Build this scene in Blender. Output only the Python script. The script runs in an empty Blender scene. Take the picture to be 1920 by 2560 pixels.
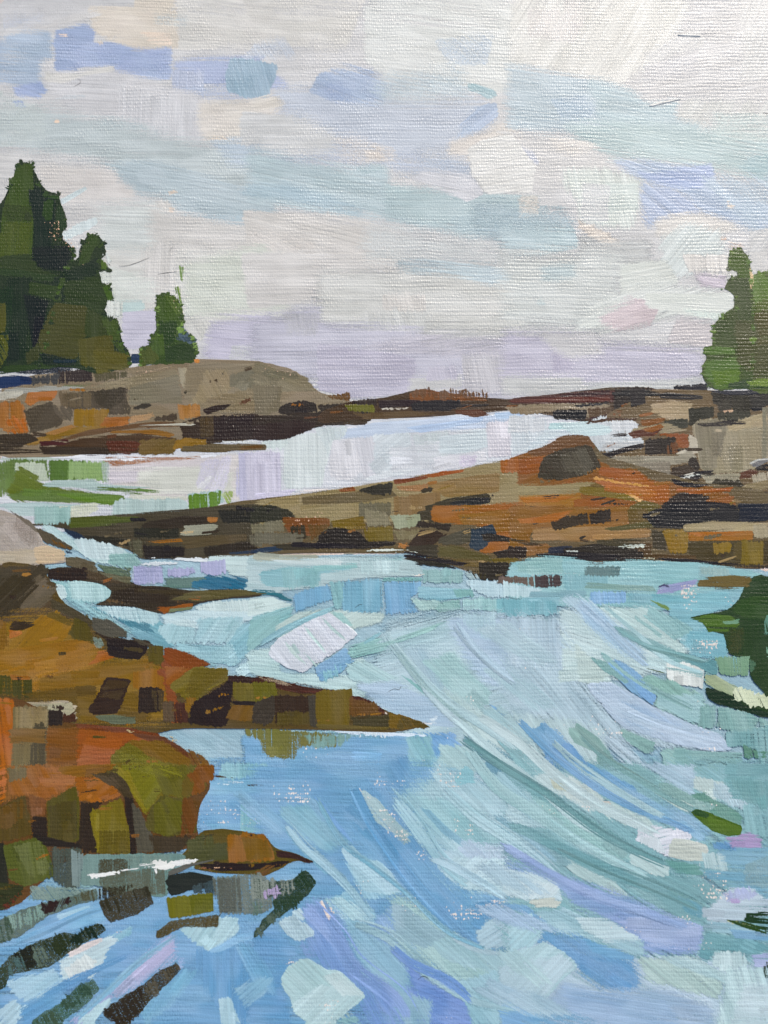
import bpy, math, random
import numpy as np
from mathutils import Vector, Matrix
from mathutils.geometry import tessellate_polygon

# ------------------------------------------------------------------ camera, world, sun, exposure
SC = bpy.context.scene
COL = SC.collection
W_PX, H_PX = 1920.0, 2560.0
FOV_V = math.radians(50.0)
TILT = math.radians(9.0)            # the camera looks down, leaning towards the far edge of the painting
SPAN = 0.256                        # metres of painting seen from top to bottom
DIST = SPAN / 2 / math.tan(FOV_V / 2)
CAM_LOC = Vector((0.0, -DIST * math.sin(TILT), DIST * math.cos(TILT)))

cam_data = bpy.data.cameras.new('camera')
cam = bpy.data.objects.new('camera', cam_data)
COL.objects.link(cam)
cam_data.sensor_fit = 'VERTICAL'
cam_data.sensor_height = 24.0
cam_data.lens = 12.0 / math.tan(FOV_V / 2)
cam_data.clip_start = 0.005
cam_data.clip_end = 50.0
cam.location = CAM_LOC
cam.rotation_euler = (TILT, 0, 0)
cam_data.dof.use_dof = True
cam_data.dof.focus_distance = DIST * 1.0
cam_data.dof.aperture_fstop = 9.0
SC.camera = cam
SC.render.resolution_x, SC.render.resolution_y = 768, 1024

SUN_EL, SUN_AZ = math.radians(41), math.radians(66)     # azimuth measured from +X towards +Y
world = bpy.data.worlds.new('World')
SC.world = world
world.use_nodes = True
wn = world.node_tree.nodes
bg = wn['Background']
skyt = wn.new('ShaderNodeTexSky')
skyt.sky_type = 'NISHITA'
skyt.sun_disc = False
skyt.sun_elevation = SUN_EL
skyt.sun_rotation = math.pi / 2 - SUN_AZ
skyt.dust_density = 3.0
world.node_tree.links.new(skyt.outputs[0], bg.inputs[0])
bg.inputs[1].default_value = 0.14

sd = bpy.data.lights.new('sun', 'SUN')
sd.energy = 2.6
sd.angle = math.radians(4.0)
sd.color = (1.0, 0.93, 0.84)
sun = bpy.data.objects.new('sun', sd)
COL.objects.link(sun)
sv = Vector((math.cos(SUN_EL) * math.cos(SUN_AZ), math.cos(SUN_EL) * math.sin(SUN_AZ), math.sin(SUN_EL)))
sun.rotation_euler = sv.to_track_quat('Z', 'Y').to_euler()
sun.location = sv * 3

SC.view_settings.view_transform = 'Standard'
SC.view_settings.look = 'None'
SC.view_settings.gamma = 1.0
SC.view_settings.use_curve_mapping = False
SC.view_settings.exposure = 0.0
SC.render.engine = 'CYCLES'
SC.cycles.transparent_max_bounces = 40
SC.cycles.max_bounces = 4

# light-to-paint calibration: paint colour = picture colour / light on the canvas
GAIN = (1.0, 1.0, 1.0)

# ------------------------------------------------------------------ helpers
rnd = random.Random(7)
nrng = np.random.RandomState(11)
ct, st = math.cos(TILT), math.sin(TILT)
TANV = math.tan(FOV_V / 2)


def to_plane(x, y):
    """photo coordinate (1920 x 2560) -> metres on the canvas face (z = 0)"""
    u = (x / W_PX - 0.5) * 2 * TANV * W_PX / H_PX
    v = (0.5 - y / H_PX) * 2 * TANV
    # camera axes: right=(1,0,0), up=(0,ct,st), forward=(0,st,-ct)
    dx, dy, dz = u, v * ct + st, v * st - ct
    t = -CAM_LOC.z / dz
    return CAM_LOC.x + dx * t, CAM_LOC.y + dy * t


XR = to_plane(1920, 0)[0] + 0.008
YT = to_plane(960, 0)[1] + 0.010
YB = to_plane(960, 2560)[1] - 0.010


def place(x, y):
    wx, wy = to_plane(x, y)
    if x <= 2: wx = min(wx, -XR)
    if x >= 1917: wx = max(wx, XR)
    if y <= 2: wy = YT
    if y >= 2556: wy = YB
    return min(max(wx, -XR), XR), min(max(wy, YB), YT)


def srgb_lin(c):
    return c / 12.92 if c <= 0.04045 else ((c + 0.055) / 1.055) ** 2.4


KEYGAIN = {'sky': (0.925, 0.945, 0.895), 'orange_boulder': (0.72, 0.80, 0.62), 'water': (0.90, 0.925, 0.90), 'water_front': (0.90, 0.92, 0.90), 'mid_ledge': (0.76, 0.84, 0.74), 'right_shore': (0.80, 0.84, 0.79),
           'brown_slope': (0.76, 0.79, 0.70), 'far_shore': (0.80, 0.82, 0.76), 'far_reef': (0.8, 0.8, 0.8), 'tip_rock': (0.85, 0.85, 0.8),
           'spruce_tall': (1.0, 1.02, 0.5), 'spruce_second': (1.0, 1.0, 0.5), 'spruce_right': (0.95, 0.93, 0.7),
           'small_spruce': (0.95, 0.95, 0.75), 'spruce_right_edge': (0.95, 0.93, 0.7), 'green_reflection': (0.85, 0.85, 0.6), 'pool': (0.95, 0.95, 0.93)}
UNIFY = {'sky': (0.26, 'd0d1d1'), 'pool': (0.32, 'd0d6da'), 'water': (0.14, 'a2c4ce'), 'water_front': (0.14, '8fb8cc')}


def paint_rgb(hexc, key=None):
    kg = KEYGAIN.get(key, (0.97, 0.98, 0.90))
    uf, uh = UNIFY.get(key, (0.0, '808080'))
    if sum(int(hexc[2 * i:2 * i + 2], 16) for i in range(3)) < 430: uf = 0.0
    out = []
    for i in range(3):
        v = srgb_lin(int(hexc[2 * i:2 * i + 2], 16) / 255)
        v += (srgb_lin(int(uh[2 * i:2 * i + 2], 16) / 255) - v) * uf
        out.append(min(max((v - (VEIL if i < 2 or key in ('sky', 'water', 'water_front', 'pool') else 0.017)) * GAIN[i] * kg[i], 0.004), 0.86))
    return out


VEIL = 0.006


def tag(o, label=None, cat=None, group=None, kind=None):
    if label: o['label'] = label
    if cat: o['category'] = cat
    if group: o['group'] = group
    if kind: o['kind'] = kind
    return o


# ------------------------------------------------------------------ materials
class NB:
    def __init__(self, name):
        self.m = bpy.data.materials.new(name)
        self.m.use_nodes = True
        self.t = self.m.node_tree
        self.n = self.t.nodes
        self.bsdf = self.n['Principled BSDF']

    def new(self, kind, **kw):
        nd = self.n.new(kind)
        for k, v in kw.items(): setattr(nd, k, v)
        return nd

    def set(self, sock, v):
        if isinstance(v, (int, float)): sock.default_value = v
        elif isinstance(v, tuple): sock.default_value = v
        else: self.t.links.new(v, sock)

    def math(self, op, a, b=0.0, c=None, clamp=False):
        nd = self.new('ShaderNodeMath', operation=op)
        nd.use_clamp = clamp
        self.set(nd.inputs[0], a); self.set(nd.inputs[1], b)
        if c is not None: self.set(nd.inputs[2], c)
        return nd.outputs[0]

    def noise(self, vec, scale, detail=2.0, rough=0.5, w=None):
        nd = self.new('ShaderNodeTexNoise')
        if w is not None:
            nd.noise_dimensions = '4D'; self.set(nd.inputs['W'], w)
        self.set(nd.inputs['Vector'], vec)
        nd.inputs['Scale'].default_value = scale
        nd.inputs['Detail'].default_value = detail
        nd.inputs['Roughness'].default_value = rough
        return nd.outputs['Fac']

    def map01(self, v, a, b, lo=0.0, hi=1.0):
        nd = self.new('ShaderNodeMapRange')
        nd.interpolation_type = 'SMOOTHSTEP'
        self.set(nd.inputs[0], v); self.set(nd.inputs[1], a); self.set(nd.inputs[2], b)
        self.set(nd.inputs[3], lo); self.set(nd.inputs[4], hi)
        return nd.outputs[0]

    def mixc(self, f, a, b, mode='MIX'):
        nd = self.new('ShaderNodeMix', data_type='RGBA', blend_type=mode)
        self.set(nd.inputs[0], f); self.set(nd.inputs[6], a); self.set(nd.inputs[7], b)
        return nd.outputs[2]


def weave(nb):
    """woven linen: returns (height 0..1, canvas uv in px)"""
    uv = nb.new('ShaderNodeUVMap', uv_map='canvas').outputs[0]
    n1 = nb.new('ShaderNodeTexNoise'); nb.set(n1.inputs['Vector'], uv)
    n1.inputs['Scale'].default_value = 0.012; n1.inputs['Detail'].default_value = 3
    n2 = nb.new('ShaderNodeTexNoise'); nb.set(n2.inputs['Vector'], uv)
    n2.inputs['Scale'].default_value = 0.11; n2.inputs['Detail'].default_value = 2
    sx = nb.new('ShaderNodeSeparateXYZ'); nb.set(sx.inputs[0], uv)
    c1 = nb.new('ShaderNodeSeparateColor'); nb.set(c1.inputs[0], n1.outputs['Color'])
    c2 = nb.new('ShaderNodeSeparateColor'); nb.set(c2.inputs[0], n2.outputs['Color'])
    x = nb.math('ADD', sx.outputs[0], nb.math('MULTIPLY', c1.outputs[0], 14.0))
    x = nb.math('ADD', x, nb.math('MULTIPLY', c2.outputs[0], 3.0))
    y = nb.math('ADD', sx.outputs[1], nb.math('MULTIPLY', c1.outputs[1], 13.0))
    y = nb.math('ADD', y, nb.math('MULTIPLY', c2.outputs[1], 2.6))
    s1 = nb.math('SINE', nb.math('MULTIPLY', x, math.pi / 5.8))
    s2 = nb.math('SINE', nb.math('MULTIPLY', y, math.pi / 9.6))
    chk = nb.math('MULTIPLY', s1, s2)                                   # over / under
    row = nb.math('ABSOLUTE', s2)
    colm = nb.math('ABSOLUTE', s1)
    # the weft shows more where the paint was scraped flat
    bead = nb.math('MULTIPLY', nb.math('MULTIPLY', row, colm), 0.42)
    h = nb.math('ADD', nb.math('MULTIPLY', chk, 0.16), bead)
    thr = nb.new('ShaderNodeMapping'); nb.set(thr.inputs['Vector'], uv)
    thr.inputs['Scale'].default_value = (1 / 70.0, 1 / 11.0, 1)
    slub = nb.noise(thr.outputs[0], 1.0, 2.0, 0.6)                      # uneven yarn
    h = nb.math('ADD', h, nb.math('MULTIPLY', row, nb.map01(slub, 0.35, 0.65, 0.03, 0.30)))
    h = nb.math('ADD', h, 0.10)
    return h, uv, c1, c2


def make_paint(name, speckle=False, bare=False):
    nb = NB(name)
    h, uv, c1, c2 = weave(nb)
    fx = nb.new('ShaderNodeVertexColor', layer_name='fx')
    sp = nb.new('ShaderNodeSeparateColor'); nb.set(sp.inputs[0], fx.outputs['Color'])
    edge, dry, soft = sp.outputs[0], sp.outputs[1], sp.outputs[2]
    opac = fx.outputs['Alpha']
    oi = nb.new('ShaderNodeObjectInfo')
    buv = nb.new('ShaderNodeUVMap', uv_map='brush').outputs[0]
    rr = nb.math('MULTIPLY', oi.outputs['Random'], 400.0)
    mp = nb.new('ShaderNodeMapping'); nb.set(mp.inputs['Vector'], buv)
    mp.inputs['Scale'].default_value = (1 / 240.0, 1 / 6.5, 1)
    cmb = nb.new('ShaderNodeCombineXYZ'); nb.set(cmb.inputs[0], rr); nb.set(cmb.inputs[1], rr)
    nb.set(mp.inputs['Location'], cmb.outputs[0])
    streak = nb.noise(mp.outputs[0], 1.0, 3.0, 0.62)
    mp2 = nb.new('ShaderNodeMapping'); nb.set(mp2.inputs['Vector'], buv)
    mp2.inputs['Scale'].default_value = (1 / 300.0, 1 / 34.0, 1)
    nb.set(mp2.inputs['Location'], cmb.outputs[0])
    band = nb.noise(mp2.outputs[0], 1.0, 2.0, 0.5)
    sn = nb.math('MULTIPLY', nb.math('SUBTRACT', streak, 0.5), 5.5)
    sn = nb.math('MAXIMUM', nb.math('MINIMUM', sn, 1.15), -1.15)      # about -1..1
    bn = nb.math('MULTIPLY', nb.math('SUBTRACT', band, 0.5), 2.6)
    fine = nb.noise(uv, 0.35, 2.0, 0.6)
    fn = nb.math('SUBTRACT', fine, 0.5)
    blot = nb.noise(uv, 0.02, 3.0, 0.6)
    bl = nb.math('SUBTRACT', blot, 0.5)
    # ---- coverage
    if speckle:
        dots = nb.noise(uv, 0.022, 2.0, 0.6)
        mid_ = nb.noise(uv, 0.13, 2.0, 0.7)
        v = nb.math('ADD', nb.math('MULTIPLY', edge, 0.5), nb.math('MULTIPLY', nb.math('SUBTRACT', dots, 0.5), 2.2))
        v = nb.math('ADD', v, nb.math('MULTIPLY', nb.math('SUBTRACT', h, 0.5), 0.75))
        v = nb.math('ADD', v, nb.math('MULTIPLY', nb.math('SUBTRACT', mid_, 0.5), 2.4))
        alpha = nb.map01(v, 0.74, 0.82)
        alpha = nb.math('MULTIPLY', alpha, opac)
    elif not bare:
        A = nb.math('ADD', nb.math('MULTIPLY', dry, 0.75), 0.24)
        B = nb.math('ADD', nb.math('MULTIPLY', dry, 0.30), 0.12)
        T = nb.math('ADD', nb.math('MULTIPLY', dry, 0.85), 0.34)
        v = nb.math('ADD', edge, nb.math('MULTIPLY', sn, A))
        v = nb.math('ADD', v, nb.math('MULTIPLY', bn, nb.math('MULTIPLY', A, 0.55)))
        v = nb.math('ADD', v, nb.math('MULTIPLY', nb.math('SUBTRACT', h, 0.5), B))
        v = nb.math('ADD', v, nb.math('MULTIPLY', fn, nb.math('ADD', nb.math('MULTIPLY', dry, 1.3), 0.2)))
        wdt = nb.math('ADD', nb.math('MULTIPLY', soft, 0.75), 0.10)
        lo = nb.math('SUBTRACT', T, nb.math('MULTIPLY', wdt, 0.5))
        hi = nb.math('ADD', T, nb.math('MULTIPLY', wdt, 0.5))
        alpha = nb.map01(v, lo, hi)
        alpha = nb.math('MULTIPLY', alpha, opac)
        # scumble: a thin film breaks into specks of paint instead of turning to glass
        sc_ = nb.new('ShaderNodeVectorMath', operation='SNAP')
        nb.set(sc_.inputs[0], uv); sc_.inputs[1].default_value = (1.1, 1.1, 1.1)
        wn_ = nb.new('ShaderNodeTexWhiteNoise', noise_dimensions='3D')
        ad_ = nb.new('ShaderNodeVectorMath', operation='ADD')
        nb.set(ad_.inputs[0], sc_.outputs[0]); nb.set(ad_.inputs[1], cmb.outputs[0])
        nb.set(wn_.inputs['Vector'], ad_.outputs[0])
        alpha = nb.math('GREATER_THAN', alpha, nb.math('ADD', nb.math('MULTIPLY', wn_.outputs['Value'], 0.98), 0.01))
    mp3 = nb.new('ShaderNodeMapping'); nb.set(mp3.inputs['Vector'], buv)
    mp3.inputs['Scale'].default_value = (1 / 150.0, 1 / 55.0, 1)
    cmb3 = nb.new('ShaderNodeCombineXYZ'); nb.set(cmb3.inputs[1], rr)
    nb.set(mp3.inputs['Location'], cmb3.outputs[0])
    patch = nb.new('ShaderNodeTexNoise'); nb.set(patch.inputs['Vector'], mp3.outputs[0]); patch.inputs['Scale'].default_value = 1.0
    patch.inputs['Detail'].default_value = 1.0
    pt = nb.math('SUBTRACT', nb.map01(patch.outputs['Fac'], 0.44, 0.56), 0.5)
    # ---- colour: pigment not fully mixed along the bristles
    col = oi.outputs['Color']
    hsv = nb.new('ShaderNodeHueSaturation')
    nb.set(hsv.inputs['Color'], col)
    val = nb.math('ADD', 1.0, nb.math('MULTIPLY', sn, 0.11))
    val = nb.math('ADD', val, nb.math('MULTIPLY', bn, 0.10))
    val = nb.math('ADD', val, nb.math('MULTIPLY', pt, 0.09))
    val = nb.math('ADD', val, nb.math('MULTIPLY', bl, 0.16))
    nb.set(hsv.inputs['Value'], val)
    hue = nb.math('ADD', 0.5, nb.math('MULTIPLY', nb.math('SUBTRACT', c1.outputs[2], 0.5), 0.022))
    nb.set(hsv.inputs['Hue'], hue)
    sat = nb.math('ADD', 1.0, nb.math('MULTIPLY', nb.math('ADD', bn, pt), -0.09))
    nb.set(hsv.inputs['Saturation'], sat)
    nb.set(nb.bsdf.inputs['Base Color'], hsv.outputs[0])
    if not bare: nb.set(nb.bsdf.inputs['Alpha'], alpha)
    # ---- relief
    blot2 = nb.noise(uv, 0.0052, 2.0, 0.5)
    fill = nb.map01(blot2, 0.36, 0.62, 1.0, 0.30)
    fill = nb.math('MULTIPLY', fill, nb.map01(blot, 0.32, 0.68, 1.15, 0.5))
    hh = nb.math('MULTIPLY', h, fill)
    hh = nb.math('MULTIPLY', hh, WEAVE_H)
    hh = nb.math('ADD', hh, nb.math('MULTIPLY', streak, 0.55))
    hh = nb.math('ADD', hh, nb.math('MULTIPLY', fine, 0.5))
    bp = nb.new('ShaderNodeBump')
    bp.inputs['Strength'].default_value = 1.0
    bp.inputs['Distance'].default_value = BUMP_D
    nb.set(bp.inputs['Height'], hh)
    nb.set(nb.bsdf.inputs['Normal'], bp.outputs[0])
    rg = nb.math('ADD', 0.31, nb.math('MULTIPLY', bl, 0.35))
    nb.set(nb.bsdf.inputs['Roughness'], rg)
    nb.bsdf.inputs['IOR'].default_value = 1.48
    return nb.m


WEAVE_H = 0.85
BUMP_D = 0.00011
MAT_PAINT = make_paint('oil_paint')
MAT_SPECK = make_paint('bare_priming_speckle', speckle=True)
MAT_BARE = make_paint('primed_linen', bare=True)

# ------------------------------------------------------------------ mesh building
PX = 0.0001
placed = []            # (x0, x1, y0, y1, ztop) of everything painted so far
ZSTEP = 0.0000004


CELL = 8.0
HGT = np.zeros((int(H_PX / CELL) + 3, int(W_PX / CELL) + 3))
_gy, _gx = np.mgrid[0:HGT.shape[0], 0:HGT.shape[1]]


def cover_cells(P):
    """grid cells touched by an outline, grown by one cell"""
    x = (_gx - 0.5) * CELL; y = (_gy - 0.5) * CELL
    inside = np.zeros(HGT.shape, bool)
    x0, y0 = P.min(0) - 2 * CELL; x1, y1 = P.max(0) + 2 * CELL
    j0, j1 = max(0, int(x0 / CELL)), min(HGT.shape[1], int(x1 / CELL) + 2)
    i0, i1 = max(0, int(y0 / CELL)), min(HGT.shape[0], int(y1 / CELL) + 2)
    xs, ys = x[i0:i1, j0:j1], y[i0:i1, j0:j1]
    sub = np.zeros(xs.shape, bool)
    for k in range(len(P)):
        ax, ay = P[k]; bx, by = P[k - 1]
        if ay == by: continue
        c = ((ay > ys) != (by > ys)) & (xs < (bx - ax) * (ys - ay) / (by - ay) + ax)
        sub ^= c
    for k in range(len(P)):
        ii = int(round(P[k][1] / CELL + 0.5)) - i0; jj = int(round(P[k][0] / CELL + 0.5)) - j0
        if 0 <= ii < sub.shape[0] and 0 <= jj < sub.shape[1]: sub[ii, jj] = True
    g = sub.copy()
    g[1:] |= sub[:-1]; g[:-1] |= sub[1:]; g[:, 1:] |= sub[:, :-1]; g[:, :-1] |= sub[:, 1:]
    inside[i0:i1, j0:j1] = g
    return np.nonzero(inside)


def resample(pts, step):
    out = []
    n = len(pts)
    for i in range(n):
        a = np.array(pts[i]); b = np.array(pts[(i + 1) % n])
        L = np.linalg.norm(b - a)
        k = max(1, int(round(L / step)))
        for j in range(k): out.append(a + (b - a) * j / k)
    return np.array(out)


def normals_of(P):
    d = np.roll(P, -1, 0) - np.roll(P, 1, 0)
    d /= (np.linalg.norm(d, axis=1, keepdims=True) + 1e-9)
    area = 0.5 * np.sum(P[:, 0] * np.roll(P[:, 1], -1) - np.roll(P[:, 0], -1) * P[:, 1])
    s = 1.0 if area > 0 else -1.0
    return np.stack([-d[:, 1], d[:, 0]], 1) * s           # pointing inwards


def inward_room(P, N):
    """distance from each vertex, going inwards, to the opposite side"""
    A = P; B = np.roll(P, -1, 0)
    n = len(P)
    best = np.full(n, 1e6)
    E = B - A
    for i in range(n):
        d = N[i]; o = P[i]
        den = d[0] * E[:, 1] - d[1] * E[:, 0]
        den = np.where(np.abs(den) < 1e-9, 1e-9, den)
        w = A - o
        t = (w[:, 0] * E[:, 1] - w[:, 1] * E[:, 0]) / den
        u = (w[:, 0] * d[1] - w[:, 1] * d[0]) / den
        ok = (t > 1e-3) & (u >= -0.01) & (u <= 1.01)
        ok[i] = False; ok[i - 1] = False
        if ok.any(): best[i] = t[ok].min()
    return best


def stroke_mesh(name, pts, ang, soft, dry, opac, thick, ragged, scale=1.0):
    P0 = np.array(pts, float)
    per = np.sum(np.linalg.norm(np.roll(P0, -1, 0) - P0, axis=1))
    step = min(max(per / 64, 4.5), 22)
    P = resample(P0, step)
    a = math.radians(ang)
    D = np.array([math.cos(a), math.sin(a)])
    N = normals_of(P)
    # hand-made outline: corners eased, bristle ends uneven
    Ps = 0.25 * np.roll(P, 1, 0) + 0.5 * P + 0.25 * np.roll(P, -1, 0)
    P = Ps
    endness = np.abs(N @ D)
    fr = (P[:, 0] <= 3) | (P[:, 0] >= 1917) | (P[:, 1] <= 3) | (P[:, 1] >= 2557)
    j = nrng.randn(len(P)) * ragged * (0.35 + endness)
    j = np.where(fr, 0, j)
    P = P + (N if ragged > 3 else D[None, :]) * j[:, None]
    N = normals_of(P)
    def ease(V, times):
        for _ in range(times): V = 0.25 * np.roll(V, 1, 0) + 0.5 * V + 0.25 * np.roll(V, -1, 0)
        return V
    its = int(min(14, 2 + soft / step * 2))
    room_o = inward_room(P, -N)
    grow = np.where(fr, 0, np.minimum(soft * (0.42 if thick == 0 else 0.0), room_o * 0.3))
    O = P - ease(N * grow[:, None], its)
    room = inward_room(P, N)
    inset = np.minimum(soft * 0.75, room * 0.30)
    I = P + ease(N * inset[:, None], its)
    inset = np.linalg.norm(I - O, axis=1)
    # drop the ring where it would fold over itself
    for _ in range(6):
        eo = np.roll(O, -1, 0) - O; ei = np.roll(I, -1, 0) - I
        bad = np.sum(eo * ei, 1) < 0
        if not bad.any(): break
        w_ = bad | np.roll(bad, 1)
        w_ = w_ | np.roll(w_, 1) | np.roll(w_, -1)
        O[w_] = P[w_] + (O[w_] - P[w_]) * 0.4
        I[w_] = P[w_] + (I[w_] - P[w_]) * 0.4
    fr = fr | (O[:, 0] < 1) | (O[:, 0] > 1919) | (O[:, 1] < 1) | (O[:, 1] > 2559)
    # frame-touching outline points are opaque (the paint runs on past them)
    e_out = np.where(fr, 1.0, 0.0 if thick == 0 else 0.42)
    e_in = np.clip(inset / max(soft, 0.1), 0.55, 1.0) if thick == 0 else np.ones(len(P))
    xs = [place(x, y) for x, y in O]
    x0 = min(p[0] for p in xs); x1 = max(p[0] for p in xs)
    y0 = min(p[1] for p in xs); y1 = max(p[1] for p in xs)
    cells = cover_cells(O)
    zb = float(HGT[cells].max()) if cells[0].size else 0.0
    z = zb + ZSTEP
    relief = [0, 0.00001, 0.00003, 0.00006, 0.0002][thick]
    zt = z + relief
    if cells[0].size: HGT[cells] = z if thick == 0 else zt
    n = len(P)
    rings = []
    if thick:
        rings.append((O - N * 0.8, np.full(n, z - ZSTEP * 0.5), np.where(fr, 1.0, 0.40)))
        rings.append((O + N * 0.7, np.full(n, zt * 0.3 + z * 0.7 + relief * 0.5), e_out))
        rings.append((I, np.full(n, zt), e_in))
    else:
        rings.append((O, np.full(n, z), e_out))
        rings.append((I, np.full(n, z + ZSTEP * 0.25), e_in))
    verts, uvs, edges_ = [], [], []
    for R, zz, ee in rings:
        for k in range(n):
            wx, wy = place(R[k, 0], R[k, 1])
            verts.append((wx, wy, float(zz[k])))
            uvs.append((wx / PX + 960, -wy / PX + 1280))
            edges_.append(float(ee[k]))
    faces = []
    for r in range(len(rings) - 1):
        for k in range(n):
            k2 = (k + 1) % n
            faces.append((r * n + k, r * n + k2, (r + 1) * n + k2, (r + 1) * n + k))
    base = (len(rings) - 1) * n
    tess = tessellate_polygon([[Vector((p[0], p[1], 0)) for p in rings[-1][0]]])
    for t in tess: faces.append((base + t[0], base + t[1], base + t[2]))
    # consistent upward winding
    out = []
    for f in faces:
        s = 0
        for q in range(len(f)):
            ax, ay, _ = verts[f[q]]; bx, by, _ = verts[f[(q + 1) % len(f)]]
            s += ax * by - bx * ay
        out.append(f if s > 0 else tuple(reversed(f)))
    cx = sum(v[0] for v in verts) / len(verts)
    cy = sum(v[1] for v in verts) / len(verts)
    me = bpy.data.meshes.new(name)
    return me, verts, out, uvs, edges_, (cx, cy), D, z


def finish_mesh(me, verts, faces, uvs, edges_, D, soft, dry, opac, origin):
    vv = [(x - origin[0], y - origin[1], z - origin[2]) for x, y, z in verts]
    me.from_pydata(vv, [], faces)
    u1 = me.uv_layers.new(name='canvas'); u2 = me.uv_layers.new(name='brush')
    li = np.empty(len(me.loops), int); me.loops.foreach_get('vertex_index', li)
    U = np.array(uvs)[li]
    u1.data.foreach_set('uv', U.ravel())
    # image space: x right, y down
    S = U @ D; T = U @ np.array([-D[1], D[0]])
    u2.data.foreach_set('uv', np.stack([S, T], 1).ravel())
    ca = me.color_attributes.new('fx', 'FLOAT_COLOR', 'POINT')
    C = np.zeros((len(vv), 4), np.float32)
    C[:, 0] = edges_; C[:, 1] = dry; C[:, 2] = soft; C[:, 3] = opac
    ca.data.foreach_set('color', C.ravel())
    me.polygons.foreach_set('use_smooth', np.zeros(len(me.polygons), bool))
    me.update()


# motif id -> name, label, category, kind
MOTIFS = {
 'sky': ('sky', 'cloudy pale grey and lavender painted sky with broken blue patches', None, 'structure', None),
 'pool': ('water', 'still white and lilac tidal pool between the far shore and the middle ledge', None, 'structure', None),
 'water': ('water', 'pale turquoise channel water curving behind the brown point', None, 'structure', None),
 'water_front': ('water', 'blue and lavender rippled water filling the bottom of the picture', None, 'structure', None),
 'far_shore': ('rock_shore', 'taupe domed headland with orange weedy foot under the left spruces', 'rock', None, None),
 'far_reef': ('rock_reef', 'thin dark low reef along the horizon behind the white pool', 'reef', None, None),
 'right_shore': ('rock_outcrop', 'pale taupe outcrop with black crevices under the right spruces', 'rock', None, None),
 'mid_ledge': ('rock_ledge', 'long tan and orange ledge with dark blocks crossing the middle of the picture', 'rock', None, None),
 'spruce_tall': ('spruce_tree', 'tallest dark green spruce cut off by the left edge', 'tree', None, 'spruces on the rocky shore'),
 'spruce_second': ('spruce_tree', 'bushy dark spruce with olive foot, right beside the tallest one', 'tree', None, 'spruces on the rocky shore'),
 'small_spruce': ('spruce_tree', 'smallest spruce standing alone on the taupe headland with a blue dab', 'tree', None, 'spruces on the rocky shore'),
 'spruce_right': ('spruce_tree', 'pointed mid green spruce above the dark blocks of the right outcrop', 'tree', None, 'spruces on the rocky shore'),
 'spruce_right_edge': ('spruce_tree', 'lighter olive spruce cut off by the right edge', 'tree', None, 'spruces on the rocky shore'),
 'low_ledge': ('rock_ledge', 'small low dark ledge in the surf below three lilac dabs', 'rock', None, None),
 'pale_boulder': ('boulder', 'smooth pale mauve grey boulder at the left edge', 'rock', None, None),
 'brown_slope': ('rock_slope', 'brown and ochre slope tapering to a point in the turquoise water', 'rock', None, None),
 'orange_boulder': ('boulder', 'big rounded orange boulder with upright olive blocks in the lower left', 'rock', None, None),
 'tip_rock': ('rock', 'low ochre rock with a sharp dark tip at the waterline', 'rock', None, None),
}
PARTS = {   # parts of the front water, with strokes of their own below them
 'green_reflection': 'deep green tree reflection at the right edge',
 'seaweed_dash': 'short olive green dash beside a lilac spot',
 'dark_reflection': 'broad grey streaky reflection under the orange boulder',
 'dark_dash A': 'thin brown forked dash under the olive block',
 'dark_dash B': 'square brown streaky dash',
 'dark_dash C': 'long grey green dash row nearest the boulder',
 'dark_dash D': 'long dark dash row with five joined dabs',
 'dark_dash E': 'slate green dash leaving by the bottom edge',
 'dark_dash F': 'brown two part dash nearest the bottom edge',
 'dark_dash G': 'dark green hooked dash below the sharp tip',
}

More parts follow.
